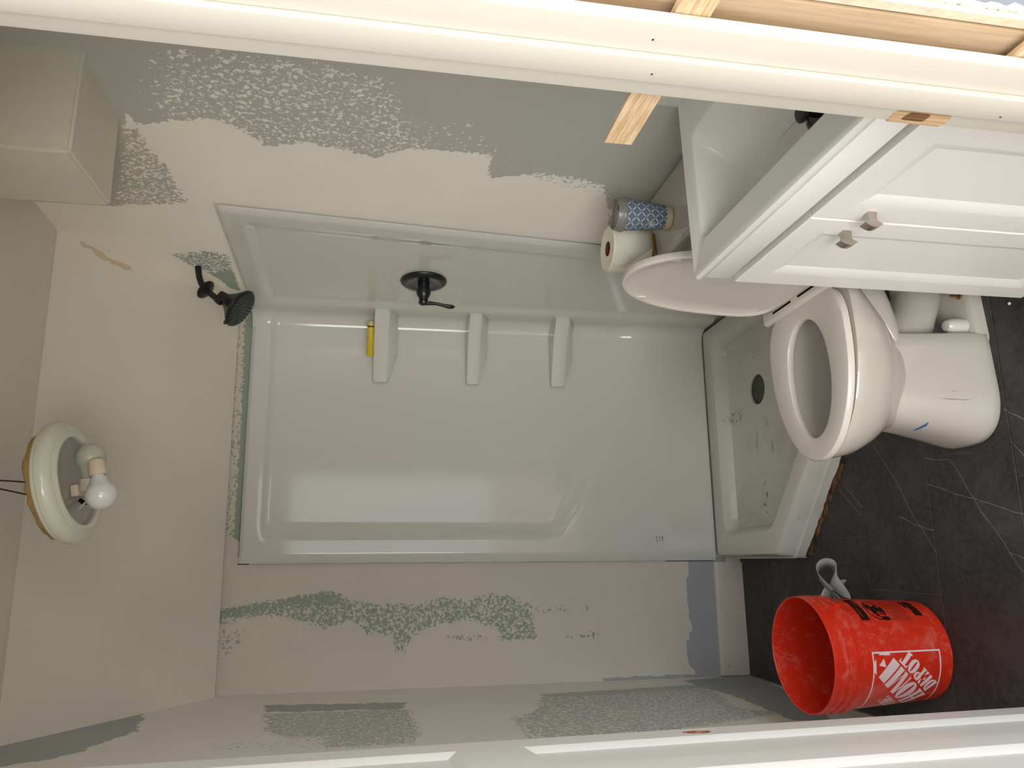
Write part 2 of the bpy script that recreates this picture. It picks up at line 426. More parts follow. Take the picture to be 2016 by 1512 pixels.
def floor_material():
    m, t, b = material('dark_slate_print', 0.42, 0.4)
    p = t.pos()
    wob = t.new('ShaderNodeTexNoise')
    t.put(wob.inputs['Vector'], p)
    wob.inputs['Scale'].default_value = 9
    off = t.vec('SCALE', t.vec('SUBTRACT', wob.outputs['Color'], (0.5, 0.5, 0.5)), scale=0.02)
    q = t.vec('MULTIPLY', t.vec('ADD', p, off), (1, 1, 0))
    dmin = None
    for line in VEINS:
        for a, c in zip(line, line[1:]):
            A = Vector((a[0], a[1], 0)); Bv = Vector((c[0], c[1], 0)) - A
            pa = t.vec('SUBTRACT', q, tuple(A))
            h = t.math('MULTIPLY', t.vec('DOT_PRODUCT', pa, tuple(Bv)), 1.0 / max(Bv.length_squared, 1e-9), clamp=True)
            d = t.vec('LENGTH', t.vec('SUBTRACT', pa, t.vec('SCALE', tuple(Bv), scale=h)))
            dmin = d if dmin is None else t.math('MINIMUM', dmin, d)
    vein = t.math('SUBTRACT', 1.0, t.smooth(dmin, 0.0003, 0.0014))
    vein = t.math('MULTIPLY', vein, t.math('MULTIPLY_ADD', t.noise(p, 24, 2), 1.1, 0.05, clamp=True))
    # the print's own faint crackle where the photograph shows none clearly
    v = t.new('ShaderNodeTexVoronoi', feature='DISTANCE_TO_EDGE')
    t.put(v.inputs['Vector'], q)
    v.inputs['Scale'].default_value = 4.2
    crack = t.math('SUBTRACT', 1.0, t.smooth(v.outputs['Distance'], 0.001, 0.007))
    crack = t.math('MULTIPLY', crack, t.smooth(t.noise(p, 3.3, 2), 0.56, 0.72))
    vein = t.math('MAXIMUM', vein, t.math('MULTIPLY', crack, 0.12))
    g = t.noise(p, 55, 5, 0.75)
    g2 = t.noise(p, 6, 4, 0.6)
    base = t.mix(t.smooth(g, 0.32, 0.7), lin((40, 38, 38)), lin((66, 63, 61)))
    base = t.mix(t.smooth(g2, 0.4, 0.75), base, lin((70, 66, 66)))
    dust = t.math('MULTIPLY', t.smooth(t.noise(p, 5, 4, 0.65, 0.8), 0.52, 0.8), 0.4)
    base = t.mix(dust, base, lin((106, 98, 94)))
    t.put(b.inputs['Base Color'], t.mix(t.math('MULTIPLY', vein, 0.8), base, lin((170, 164, 156))))
    t.put(b.inputs['Roughness'], t.math('MULTIPLY_ADD', g2, 0.25, 0.36))
    t.put(b.inputs['Normal'], t.bump(g, 0.12, 0.001))
    return m
M_floor = floor_material()
M_joint = plain('pale_tile_joint', (150, 146, 140), 0.8, 0.2, var=0.4, scale=9)

# ================================================================ THE ROOM
XL = -0.527
def left_x(z):
    return XL + 0.0106 * z

# ---- floor: slab with printed slate tiles laid on it
fl = struct('floor', (0, 0, 0), 'dark slate-look tile floor with thin pale veins')
bm = BM(); box(bm, (-0.6, 0.60, -0.06), (1.1, 3.05, -0.004)); obj('subfloor', bm, M_joint, fl, 0)
M_hall = wood_material('pale_bounce_floor', (196, 172, 140), (172, 146, 112), (0, 1, 0), 14)  # unseen floor outside the door, made pale to bounce light up to the ceiling
bm = BM(); box(bm, (-2.6, -3.2, -0.06), (2.6, 0.598, -0.004)); obj('hall_bounce_floor', bm, M_hall, fl, 0)
ROWS = [(1.555 - 0.2985 * 3 + 0.2985 * k, -0.305 - 0.1575 * 3 + 0.1575 * k) for k in range(0, 8)]
tiles = {}
def tile(x0, x1, y0, y1):
    g, c = 0.0009, 0.0009
    key = (round(x1 - x0, 4), round(y1 - y0, 4))
    if key not in tiles:
        hx, hy = (x1 - x0) / 2 - g, (y1 - y0) / 2 - g
        b2 = BM()
        loft(b2, [[(-hx, -hy, -0.004), (hx, -hy, -0.004), (hx, hy, -0.004), (-hx, hy, -0.004)],
                  [(-hx, -hy, -c), (hx, -hy, -c), (hx, hy, -c), (-hx, hy, -c)],
                  [(-hx + c, -hy + c, 0), (hx - c, -hy + c, 0), (hx - c, hy - c, 0), (-hx + c, hy - c, 0)]])
        bmesh.ops.recalc_face_normals(b2, faces=b2.faces[:])
        me = bpy.data.meshes.new('tile'); b2.to_mesh(me); b2.free(); me.materials.append(M_floor)
        tiles[key] = me
    o = bpy.data.objects.new('tile', tiles[key]); COL.objects.link(o)
    o.parent = fl; o.location = ((x0 + x1) / 2, (y0 + y1) / 2, 0)
for y0, xj in ROWS:
    y1 = y0 + 0.2985
    if y0 > 2.9: continue
    x = xj - 0.61 * 3
    while x < 1.05:
        a, c = max(x, -0.524), min(x + 0.61, wall_x(y0) - 0.004 if y0 > 0.6 else 0.47)
        yy1 = min(y1, 2.974)
        if c - a > 0.01:
            tile(a, c, y0, yy1)
        x += 0.61

# ---- walls with their patches
def wall_grid(name, fn, n_u, n_v, patches, base, m, key):
    """fn(u, v) -> (point, (a, b)) where (a, b) are the wall coordinates used by the patches"""
    bm = BM()
    lay = {k: bm.verts.layers.float.new(k) for k in ('comp', 'green', 'grey', 'tan')}
    rows = []
    for j in range(n_v + 1):
        row = []
        for i in range(n_u + 1):
            p, ab = fn(i / n_u, j / n_v)
            v = bm.verts.new(p)
            vals = patch_values(patches, ab[0], ab[1], base)
            for k in lay: v[lay[k]] = vals[k]
            row.append(v)
        rows.append(row)
    for j in range(n_v):
        for i in range(n_u):
            bm.faces.new((rows[j][i], rows[j][i + 1], rows[j + 1][i + 1], rows[j + 1][i]))
    me = bpy.data.meshes.new(name); bm.to_mesh(me); bm.free()
    o = link_obj(name, me, m)
    o['kind'] = 'structure'
    md = o.modifiers.new('thickness', 'SOLIDIFY'); md.thickness = 0.05; md.offset = key
    return o
B0 = {'comp': 0.0, 'green': 0.0, 'grey': 0.0, 'tan': 0.0}
B1 = {'comp': 1.0, 'green': 0.0, 'grey': 0.0, 'tan': 0.0}
def f_right(u, v):
    y = 0.66 + u * (2.99 - 0.66)
    z = v * (ceil_z(y) + 0.01)
    return (wall_x(y), y, z), (y, z)
wr = wall_grid('wall_right', f_right, 150, 160, PATCH_RIGHT, B0, M_wall_r, 1)
wr['label'] = 'grey painted right wall half covered with joint compound'
def f_back(u, v):
    z = v * 2.1
    x0 = left_x(z) - 0.02
    x = x0 + u * (0.93 - x0)
    return (x, D, z), (x, z)
wb = wall_grid('wall_back', f_back, 110, 150, PATCH_BACK, B1, M_wall_b, -1)
wb['label'] = 'back wall with patches of bare green drywall'
def f_left(u, v):
    y = 0.66 + u * (2.99 - 0.66)
    z = v * (ceil_z(y) + 0.01)
    return (left_x(z), y, z), (y, z)
wl = wall_grid('wall_left', f_left, 110, 120, PATCH_LEFT, B1, M_wall_l, -1)
wl['label'] = 'left wall with scraped grey patches beside the door'
def f_ceil(u, v):
    if v < 0.62: y = D - (v / 0.62) * (D - 2.377)
    else: y = 2.377 - (v - 0.62) / 0.38 * (2.377 - 0.66)
    xa, xb = XL + 0.015, wall_x(y) + 0.01
    x = xa + u * (xb - xa)
    return (x, y, ceil_z(y)), (x, y)
ce = wall_grid('ceiling', f_ceil, 90, 100, PATCH_CEIL, B1, M_ceiling, 1)
ce['label'] = 'ceiling sloping down to the back wall'
for line in CRACKS:
    bm = BM()
    tube(bm, [(x, y, ceil_z(y) - 0.0005) for x, y in line], 0.0013, 5)
    obj('hairline_crack', bm, M_wire, ce, 0)

# boxed chase on the right wall, under the ceiling
bm = BM()
ch = [(1.012, 1.506), (0.771, 1.496), (0.774, 1.749), (0.998, 1.746)]
prism(bm, ch, 2.137, 2.55)
es = [e for e in bm.edges if all(abs(v.co.z - 2.137) < 1e-4 or abs(v.co.x - 0.77) < 0.01 for v in e.verts)]
bmesh.ops.bevel(bm, geom=es, offset=0.006, segments=2, affect='EDGES')
M_chase = plain('grey_textured_paint', (212, 208, 192), 0.7, 0.3, var=0.08, scale=6, bump=0.7, bscale=55)
obj('boxed_chase', bm, M_chase, wr, 30, label='boxed-in grey chase high on the right wall')

# front wall around the doorway: two drywall skins and the studs between them
wf = struct('wall_front', (0, 0.6, 0), 'partition wall around the open doorway')
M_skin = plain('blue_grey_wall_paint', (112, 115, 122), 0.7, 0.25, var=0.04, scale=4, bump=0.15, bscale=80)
M_gyp = plain('broken_gypsum_edge', (206, 194, 170), 0.9, 0.1, var=0.25, scale=45, bump=0.8, bscale=90)
def wall_box(name, lo, hi, m):
    bm = BM(); box(bm, lo, hi); return obj(name, bm, m, wf, 0)
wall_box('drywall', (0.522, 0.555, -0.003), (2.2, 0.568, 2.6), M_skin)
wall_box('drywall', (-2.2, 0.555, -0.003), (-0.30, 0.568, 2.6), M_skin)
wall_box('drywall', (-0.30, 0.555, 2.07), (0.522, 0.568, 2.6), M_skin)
wall_box('inner_drywall', (0.515, 0.655, -0.003), (1.10, 0.668, 2.54), M_chase)
wall_box('inner_drywall', (-0.56, 0.655, -0.003), (-0.30, 0.668, 2.54), M_chase)
wall_box('inner_drywall', (-0.30, 0.655, 2.07), (0.515, 0.668, 2.54), M_chase)
for x0 in (0.513, -0.338):
    bm = BM(); box(bm, (x0, 0.571, 0), (x0 + 0.038, 0.654, 2.06)); obj('stud', bm, M_pine, wf, 0)
bm = BM(); box(bm, (-0.30, 0.571, 2.05), (0.513, 0.654, 2.10)); obj('header', bm, M_pine, wf, 0)
# cut edge of the outer drywall: paper strip and broken plaster lumps
bm = BM()
box(bm, (0.515, 0.556, 0.0), (0.5225, 0.5675, 2.06))
obj('drywall_edge', bm, M_gyp, wf, 0)
bm = BM()
z = 0.0
rings = []
while z < 2.06:
    a = 0.5195 + random.uniform(0, 0.003); b_ = 0.531 + random.uniform(-0.003, 0.003); h = 0.5515 + random.uniform(-0.0015, 0.002)
    rings.append([(a, 0.5562, z), (a + 0.001, h + 0.001, z), ((a + b_) / 2, h - random.uniform(0, 0.001), z + random.uniform(-0.002, 0.002)), (b_ - 0.002, h + 0.0015, z), (b_, 0.5549, z)])
    z += random.uniform(0.004, 0.011)
loft(bm, rings, False, False, False)
obj('broken_plaster_edge', bm, M_gyp, wf, 20, kind='stuff')

# door jambs: board and stop
def jamb(name, x0, sgn, label):
    j = struct(name, (x0, 0.63, 0), label)
    X = lambda a: x0 + sgn * a
    def bx(a0, a1, y0, y1, z0=0.0, z1=2.045, bev=0.0015):
        b2 = BM(); box(b2, (min(X(a0), X(a1)), y0, z0), (max(X(a0), X(a1)), y1, z1), None, bev); return b2
    obj('jamb_board', bx(0, 0.0135, 0.582, 0.695, bev=0.002), M_trim, j)
    obj('door_stop', bx(-0.0075, 0.0, 0.624, 0.6635, bev=0.002), M_trim, j)
    return j
jr = jamb('trim_1', 0.480, 1, 'white right door jamb with stop and routed strike mortise')
jl = jamb('trim_2', -0.276, -1, 'white left door jamb on the hinge side')
jh = struct('trim_3', (0.1, 0.63, 2.045), 'white head jamb over the doorway')
bm = BM(); box(bm, (-0.276, 0.582, 2.03), (0.480, 0.695, 2.048), None, 0.0015); obj('jamb_board', bm, M_trim, jh)
# routed mortise for the strike, bare wood with a latch pocket
bm = BM()
po = [(0.6955, 0.9615), (0.6955, 0.893), (0.6885, 0.888), (0.6785, 0.890), (0.672, 0.893), (0.672, 0.9585), (0.676, 0.964)]
M_ = frame((0.480, 0, 0), (0, 1, 0), (0, 0, 1), (1, 0, 0))
prism(bm, po, -0.0007, 0.004, M_)
obj('strike_mortise', bm, M_raw, jr, 0, label='bare routed wood where the strike plate goes')
bm = BM()
po = round_poly([(0.689, 0.948), (0.689, 0.918), (0.674, 0.918), (0.674, 0.946)], 0.004, 3)
prism(bm, po, -0.0011, 0.001, M_)
M_pocket = wood_material('latch_pocket_wood', (128, 92, 60), (84, 58, 38), (0, 0, 1), 90)
obj('latch_pocket', bm, M_pocket, jr, 0, label='brown latch hole')
for y, zz in ((0.606, 1.285), (0.648, 1.27), (0.603, 0.80), (0.655, 0.845), (0.607, 0.62)):
    bm = BM(); lathe(bm, [(0.0012, 0), (0.0012, 0.0006)], 8, along((0.480 - (0.0075 if 0.624 < y < 0.6635 else 0), y, zz), (-1, 0, 0)), True, True)
    obj('nail_head', bm, M_wire, jr, 0)

# ---- baseboard on the back wall, left of the shower
bb = struct('baseboard_back', (-0.3, D, 0), 'white baseboard left of the shower')
bm = BM()
prof = [(0, 0), (-0.013, 0), (-0.013, 0.108), (-0.009, 0.117), (-0.004, 0.122), (0, 0.122)]
loft(bm, [[(x, D + a, z) for a, z in prof] for x in (XL + 0.006, -0.078)])
obj('board', bm, M_trim, bb, 25)
for x, zz in ((-0.095, 0.083), (-0.105, 0.035), (-0.285, 0.085), (-0.29, 0.03), (-0.485, 0.088), (-0.475, 0.03)):
    bm = BM(); lathe(bm, [(0.0016, 0), (0.0016, 0.0008)], 8, along((x, D - 0.013, zz), (0, -1, 0)), True, True)
    obj('nail_head', bm, M_wire, bb, 0)

# ---- door, swung in against the left wall
th = math.radians(7)
dd = Vector((-math.sin(th), math.cos(th), 0)); dn = Vector((dd.y, -dd.x, 0))
hinge = Vector((-0.350, 1.464, 0)) - dd * 0.76
DF = frame(hinge, dd, (0, 0, 1), dn)     # x along the door, y up, z out of the face we see
door = struct('door_1', tuple(hinge), 'white panelled door standing open on the left, without a knob')
def door_slab(name, x0, x1, z0, z1):
    bm = BM(); box(bm, (x0, z0, -0.035), (x1, z1, 0), DF); return obj(name, bm, M_door, door, 0)
door_slab('stile', 0, 0.105, 0.012, 2.03)
st = door_slab('stile', 0.655, 0.76, 0.012, 2.03)
cut_bm = BM(); lathe(cut_bm, [(0.027, -0.06), (0.027, 0.02)], 32, DF @ Matrix.Translation((0.706, 0.93, 0)), True, True)
cut = obj('bore_cutter', cut_bm, None, door, 0)
md = st.modifiers.new('bore', 'BOOLEAN'); md.object = cut; md.operation = 'DIFFERENCE'; md.solver = 'EXACT'
bpy.context.view_layer.update()
dg = bpy.context.evaluated_depsgraph_get()
nm = bpy.data.meshes.new_from_object(st.evaluated_get(dg))
st.modifiers.clear(); st.data = nm
bpy.data.objects.remove(cut)
bm = BM(); lathe(bm, [(0.0265, -0.035), (0.0265, -0.0005)], 32, DF @ Matrix.Translation((0.706, 0.93, 0)))
obj('bore_hole', bm, wood_material('bored_wood', (190, 124, 104), (130, 78, 62), (0, 0, 1), 120), door, 40, label='bare bored hole for the knob')
for z0, z1 in ((0.012, 0.22), (1.27, 1.383), (1.915, 2.03)):
    door_slab('rail', 0.105, 0.655, z0, z1)
for z0, z1 in ((0.22, 1.27), (1.383, 1.915)):
    door_slab('mullion', 0.330, 0.430, z0, z1)
for x0, x1, z0, z1 in [(a, c, z0, z1) for a, c in ((0.105, 0.330), (0.430, 0.655)) for z0, z1 in ((0.22, 1.27), (1.383, 1.915))]:
    bm = BM()
    def ring(i, h): return [(x0 + i, z0 + i, h), (x1 - i, z0 + i, h), (x1 - i, z1 - i, h), (x0 + i, z1 - i, h)]
    for s in (1, -1):
        zz = (lambda h: h if s > 0 else -0.035 - h)
        loft(bm, [ring(0, zz(0)), ring(0.003, zz(-0.001)), ring(0.018, zz(-0.010)), ring(0.022, zz(-0.0105)), ring(0.03, zz(-0.0105))], False, True, True, DF)
    obj('panel', bm, M_door, door, 20)

# ================================================================ SHOWER SURROUND
YB = 2.963
sur = thing('shower_surround', 'glossy white two-wall shower surround with three corner shelves', 'shower surround', (0.4, 2.9, 0.118))
def sur_left(z):  return -0.071 + (z - 0.117) * (0.019 / 1.87)
def sur_front(z): return 2.268 - (z - 0.117) * 0.085
CX, CR = wall_x(YB) - 0.012, 0.055       # the corner and its cove
def sur_edge_z(x):                       # lower edge of the moulded field on the back panel
    pts = [(0.03, 0.80), (0.08, 0.78), (0.2, 0.70), (0.4, 0.60), (0.6, 0.53), (0.85, 0.47)]
    for (xa, za), (xb, zb) in zip(pts, pts[1:]):
        if x <= xb: return za + (zb - za) * max(0, (x - xa) / (xb - xa))
    return 0.47
NB, NC, NR = 46, 9, 44
def sur_point(i, z):
    xl, yf = sur_left(z), sur_front(z)
    if i <= NB:
        u = i / NB
        x = xl + (CX - CR - xl) * u
        dl = x - xl
        rec = smoothstep(0.085, 0.145, dl) * smoothstep(1.925, 1.895, z) * smoothstep(-0.06, 0.05, z - sur_edge_z(x))
        edge = smoothstep(0.012, 0.0, dl) + smoothstep(1.977, 1.988, z)
        return (x, YB - 0.012 + 0.016 * rec + 0.010 * min(1, edge), z)
    if i <= NB + NC:
        a = (i - NB) / NC * PI / 2
        return (CX - CR + CR * math.sin(a), YB - 0.012 + 0.016 * smoothstep(1.925, 1.895, z) * smoothstep(0.42, 0.50, z) - CR * (1 - math.cos(a)), z)
    u = (i - NB - NC) / NR
    y0 = YB - 0.012 - CR
    y = y0 + (yf - y0) * u
    df = y - yf
    rec = smoothstep(2.835, 2.80, y) * smoothstep(0.075, 0.13, df) * smoothstep(1.925, 1.895, z)
    col = smoothstep(2.80, 2.835, y)
    edge = smoothstep(0.012, 0.0, df) + smoothstep(1.977, 1.988, z)
    return (wall_x(y) - 0.015 + 0.012 * rec - 0.002 * col * (1 - u) + 0.010 * min(1, edge), y, z)
zs = [0.119 + (1.99 - 0.119) * k / 78 for k in range(79)] + [1.99]
zs = sorted(set([round(v, 4) for v in zs] + [1.984, 1.98, 1.975, 1.93, 1.92, 1.91, 1.9, 1.89]))
def strip(i0, i1):
    bm = BM()
    loft(bm, [[sur_point(i, z) for i in range(i0, i1 + 1)] for z in zs], False, False, False)
    return bm
for nm_, i0, i1 in (('back_panel', 0, NB), ('corner_cove', NB, NB + NC), ('side_panel', NB + NC, NB + NC + NR)):
    o = obj(nm_, strip(i0, i1), M_acrylic, sur, 60)
# corner shelves: wedge shelf with a deep front lip, thicker to the bottom
def shelf(zt, hgt):
    cx, cy = CX - 0.002, YB - 0.004
    L = (0.636, cy); Rr = (cx + 0.004, 2.838)
    bm = BM()
    def tri(z, ins, back):
        # corner, along the back panel, front edge, along the side panel
        lx = L[0] + ins * 1.0; ry = Rr[1] + ins * 0.62
        return [(cx, cy, z), (lx, cy, z), (lx + 0.004, cy - 0.012, z), ((lx + 2 * cx) / 3, (cy - 0.012 + ry * 2) / 3 + 0.012, z), (cx - 0.012, ry - 0.004, z), (cx + 0.004, ry, z)]
    loft(bm, [tri(zt - hgt - 0.035, 0.115, 0), tri(zt - hgt, 0.006, 0), tri(zt - hgt + 0.006, 0.0, 0), tri(zt - 0.006, 0.0, 0), tri(zt, 0.006, 0)])
    obj('corner_shelf', bm, M_acrylic, sur, 30)
shelf(1.524, 0.058); shelf(1.152, 0.050); shelf(0.800, 0.058)
# caulk gap along the free edges of the back panel
bm = BM()
tube(bm, [(sur_left(z) - 0.002, D - 0.001, z) for z in (0.12, 0.25, 0.33)], 0.0014, 5)
tube(bm, [(sur_left(z) - 0.002, D - 0.001, z) for z in (1.955, 1.98, 1.995)], 0.0016, 5)
tube(bm, [(x, D - 0.001, 1.992) for x in (-0.03, 0.1, 0.25, 0.4)], [0.0022, 0.0020, 0.0014, 0.0005], 5)
obj('open_seam', bm, M_dark, sur, 0, label='dark open seam behind the panel edge')
# small print near the lower left corner of the panel
bm = BM()
random.seed(3)
for k in range(3):
    for q in range(4):
        x0 = 0.004 + q * 0.006 + random.uniform(0, 0.001); z0 = 0.372 - k * 0.013
        if random.random() < 0.75:
            box(bm, (x0, YB - 0.0135, z0), (x0 + 0.0045, YB - 0.0125, z0 + random.uniform(0.002, 0.004)))
M_ink = plain('grey_ink', (70, 66, 66), 0.8, 0.1)
obj('printed_mark', bm, M_ink, sur, 0)

# ================================================================ SHOWER BASE (neo-angle pan)
base = thing('shower_pan', 'white neo-angle shower pan with dirty floor and open drain hole', 'shower pan', (0.4, 2.6, 0))
P0 = [(-0.066, 2.962), (0.908, 2.962), (0.950, 2.175), (0.318, 2.175), (-0.058, 2.480)]
PI_ = [(0.032, 2.862), (0.822, 2.862), (0.862, 2.262), (0.345, 2.262), (0.046, 2.508)]
def inset(poly, d):
    out = []
    n = len(poly)
    for i in range(n):
        a, b, c = Vector(poly[i - 1]), Vector(poly[i]), Vector(poly[(i + 1) % n])
        e1, e2 = (b - a).normalized(), (c - b).normalized()
        n1, n2 = Vector((e1.y, -e1.x)), Vector((e2.y, -e2.x))
        m = (n1 + n2); m = m / max(m.length_squared, 1e-6) * 2
        out.append((b.x + m.x * d, b.y + m.y * d))
    return out
def R3(poly, r, z): return [(x, y, z) for x, y in round_poly(poly, r, 6)]
rings = [R3(P0, 0.012, 0.0), R3(P0, 0.012, 0.044), R3(inset(P0, 0.006), 0.012, 0.050), R3(inset(P0, 0.012), 0.014, 0.104),
         R3(inset(P0, 0.017), 0.016, 0.114), R3(inset(P0, 0.026), 0.02, 0.118), R3(inset(PI_, -0.006), 0.05, 0.116),
         R3(PI_, 0.045, 0.112), R3(inset(PI_, 0.022), 0.05, 0.066), R3(inset(PI_, 0.036), 0.06, 0.060)]
n_r = len(rings[0])
drain_c = (0.582, 2.63)
def circ(r, z):
    # start angle lines up with the polygon's first corner
    a0 = math.atan2(rings[-1][0][1] - drain_c[1], rings[-1][0][0] - drain_c[0])
    pts = [a0 - 2 * PI * i / n_r for i in range(n_r)]
    return [(drain_c[0] + r * math.cos(a), drain_c[1] + r * math.sin(a), z) for a in pts]
def mid(t, z):
    c = circ(0.11, z); o = rings[-1]
    return [(o[i][0] * (1 - t) + c[i][0] * t, o[i][1] * (1 - t) + c[i][1] * t, z) for i in range(n_r)]
M_pool, t_, b_ = material('used_acrylic_base', 0.22, 0.5, coat=0.1)
p_ = t_.pos()
spots = t_.math('MULTIPLY', t_.smooth(t_.noise(p_, 95, 2, 0.5), 0.70, 0.76), t_.smooth(t_.noise(p_, 7, 2), 0.50, 0.62))
low = t_.smooth(t_.new('ShaderNodeSeparateXYZ').outputs[2], 0.10, 0.075)
sx_ = t_.n[-1] if False else [n for n in t_.n if n.bl_idname == 'ShaderNodeSeparateXYZ'][0]
t_.l.new(p_, sx_.inputs[0])
def stain(cx, cy, rx, ry, w0):
    q = t_.vec('DIVIDE', t_.vec('SUBTRACT', p_, (cx, cy, 0.06)), (rx, ry, 1.0))
    q = t_.vec('ADD', t_.vec('MULTIPLY', q, (1, 1, 0)), t_.vec('SCALE', t_.vec('SUBTRACT', t_.noise(p_, 20, 3), (0.5, 0.5, 0.5)), scale=0.35))
    d = t_.vec('LENGTH', t_.vec('MULTIPLY', q, (1, 1, 0)))
    return t_.math('SUBTRACT', 1.0, t_.smooth(t_.math('ABSOLUTE', t_.math('SUBTRACT', d, 1.0)), 0.0, w0))
ring_s = t_.math('MULTIPLY', stain(0.36, 2.605, 0.095, 0.055, 0.30), t_.smooth(t_.noise(p_, 13, 3), 0.40, 0.65))
drip = t_.math('MULTIPLY', stain(0.16, 2.625, 0.05, 0.012, 0.9), t_.smooth(t_.noise(p_, 48, 3), 0.5, 0.62))
scuff = t_.math('MULTIPLY', stain(0.50, 2.80, 0.02, 0.035, 0.8), t_.smooth(t_.noise(p_, 50, 3), 0.42, 0.6))
c_ = t_.mix(t_.math('MULTIPLY', ring_s, 0.55), lin((206, 203, 194)), lin((120, 108, 84)))
c_ = t_.mix(t_.math('MULTIPLY', scuff, 0.6), c_, lin((110, 106, 98)))
c_ = t_.mix(t_.math('MULTIPLY', drip, 0.85), c_, lin((80, 66, 48)))
c_ = t_.mix(t_.math('MULTIPLY', t_.math('MULTIPLY', spots, low), 0.8), c_, lin((70, 60, 52)))
film = t_.math('MULTIPLY', t_.smooth(t_.noise(p_, 6, 3), 0.45, 0.7), t_.math('MULTIPLY', low, 0.25))
c_ = t_.mix(film, c_, lin((150, 146, 122)))
t_.put(b_.inputs['Base Color'], c_)
bm = BM()
loft(bm, rings + [mid(0.55, 0.058), circ(0.075, 0.0565), circ(0.061, 0.0565), circ(0.058, 0.053), circ(0.057, 0.012)], True, False)
obj('pan', bm, M_pool, base, 30)
bm = BM(); lathe(bm, [(0.0, 0.040), (0.0572, 0.040), (0.0572, 0.046)], 32, Matrix.Translation((drain_c[0], drain_c[1], 0)))
M_drain = plain('dark_drain_pit', (92, 94, 88), 0.8, 0.2, var=0.3, scale=60)
obj('drain_pit', bm, M_drain, base, 30, label='dark open drain hole')
# torn underlayment showing under the diagonal front
bm = BM()
random.seed(5)
A_, B_ = Vector((-0.050, 2.478, 0)), Vector((0.312, 2.180, 0))
e_ = (B_ - A_).normalized(); nn_ = Vector((e_.y, -e_.x, 0))
rings_ = []
for k in range(28):
    p = A_ + (B_ - A_) * (k / 27)
    wd = 0.016 + random.uniform(-0.004, 0.006)
    if k in (0, 27): wd = 0.006
    hh = 0.009 + random.uniform(-0.002, 0.003)
    rings_.append([tuple(p - nn_ * 0.0 + Vector((0, 0, 0.0005))), tuple(p - nn_ * 0 + Vector((0, 0, hh))), tuple(p + nn_ * wd * 0.7 + Vector((0, 0, hh * 0.8))), tuple(p + nn_ * wd + Vector((0, 0, 0.0005)))])
loft(bm, rings_, True, True, True)
obj('torn_underlayment', bm, M_rot, base, 20, label='ragged brown strip of subfloor under the front edge')

# ================================================================ SHOWER HEAD
sh = thing('rain_shower', 'black rain shower head on a curved arm near the ceiling', 'shower head', (0.940, 2.57, 2.121))
arm = bez((0.952, 2.57, 2.1215), (0.885, 2.57, 2.118), (0.858, 2.565, 2.090), 6) + bez((0.858, 2.565, 2.090), (0.845, 2.561, 2.076), (0.824, 2.551, 2.050), 4)[1:]
bm = BM(); tube(bm, arm, 0.0105, 14); obj('arm', bm, M_black, sh)
d_arm = (arm[-1] - arm[-5]).normalized()
bm = BM(); lathe(bm, [(0.011, -0.004), (0.030, -0.003), (0.035, 0.0), (0.030, 0.004), (0.016, 0.008), (0.011, 0.010)], 28, along(Vector((0.858, 2.566, 2.090)), d_arm)); obj('loose_flange', bm, M_black, sh)
hd = Vector((-0.55, -0.15, -0.82)).normalized()
hc = Vector((0.786, 2.538, 1.967))          # centre of the spray face
neck = arm[-1]
bm = BM(); tube(bm, [neck, neck + d_arm * 0.016, neck + d_arm * 0.024], [0.0125, 0.014, 0.012], 12); obj('collar', bm, M_black, sh)
HF = along(hc, hd)
bm = BM(); lathe(bm, [(0.0, -0.092), (0.017, -0.090), (0.019, -0.072), (0.023, -0.061), (0.032, -0.047), (0.047, -0.030), (0.060, -0.017), (0.067, -0.010), (0.069, -0.004), (0.066, 0.0), (0.063, 0.001)], 40, HF); obj('bell', bm, M_black, sh, 40)
bm = BM(); lathe(bm, [(0.0, 0.004), (0.04, 0.003), (0.0632, 0.0005)], 40, HF); obj('spray_face', bm, M_black, sh, 40)
M_nozzle = plain('dark_rubber_nozzles', (72, 78, 78), 0.6, 0.3)
bm = BM()
for rr, n in ((0.012, 6), (0.024, 12), (0.036, 18), (0.047, 22), (0.056, 26)):
    for k in range(n):
        a = 2 * PI * (k + rr * 40) / n
        lathe(bm, [(0.0026, 0.0), (0.0018, 0.006), (0.0, 0.0065)], 5, HF @ Matrix.Translation((rr * math.cos(a), rr * math.sin(a), 0.0008)))
o = obj('nozzles', bm, M_nozzle, sh, 0, kind='stuff')
lv = HF.inverted() @ Vector((0.735, 2.52, 2.0)); a_ = math.atan2(lv.y, lv.x)
bm = BM(); tube(bm, [HF @ Vector((math.cos(a_) * r, math.sin(a_) * r, -0.004)) for r in (0.06, 0.072, 0.078)], [0.006, 0.007, 0.004], 8); obj('selector_lever', bm, M_black, sh)

# ================================================================ SHOWER VALVE
sv = thing('shower_valve', 'round black shower valve trim with a lever handle', 'shower valve', (0.927, 2.575, 1.357))
vx = wall_x(2.575) - 0.0085
VF = frame((vx, 2.575, 1.357), WT, (0, 0, 1), -WN)
VF = frame((vx, 2.575, 1.357), (0, 0, 1), WT, WN)
bm = BM(); lathe(bm, [(0.0, 0.010), (0.03, 0.0095), (0.045, 0.008), (0.058, 0.0115), (0.072, 0.011), (0.080, 0.006), (0.083, 0.0), (0.082, -0.004)], 48, VF); obj('escutcheon', bm, M_black, sv, 40)
bm = BM(); lathe(bm, [(0.021, 0.008), (0.021, 0.03), (0.0205, 0.033), (0.025, 0.035), (0.026, 0.044), (0.022, 0.056), (0.015, 0.066), (0.0165, 0.069), (0.015, 0.072), (0.018, 0.079), (0.014, 0.087), (0.0, 0.089)], 32, VF); obj('handle_hub', bm, M_black, sv, 40)
bm = BM()
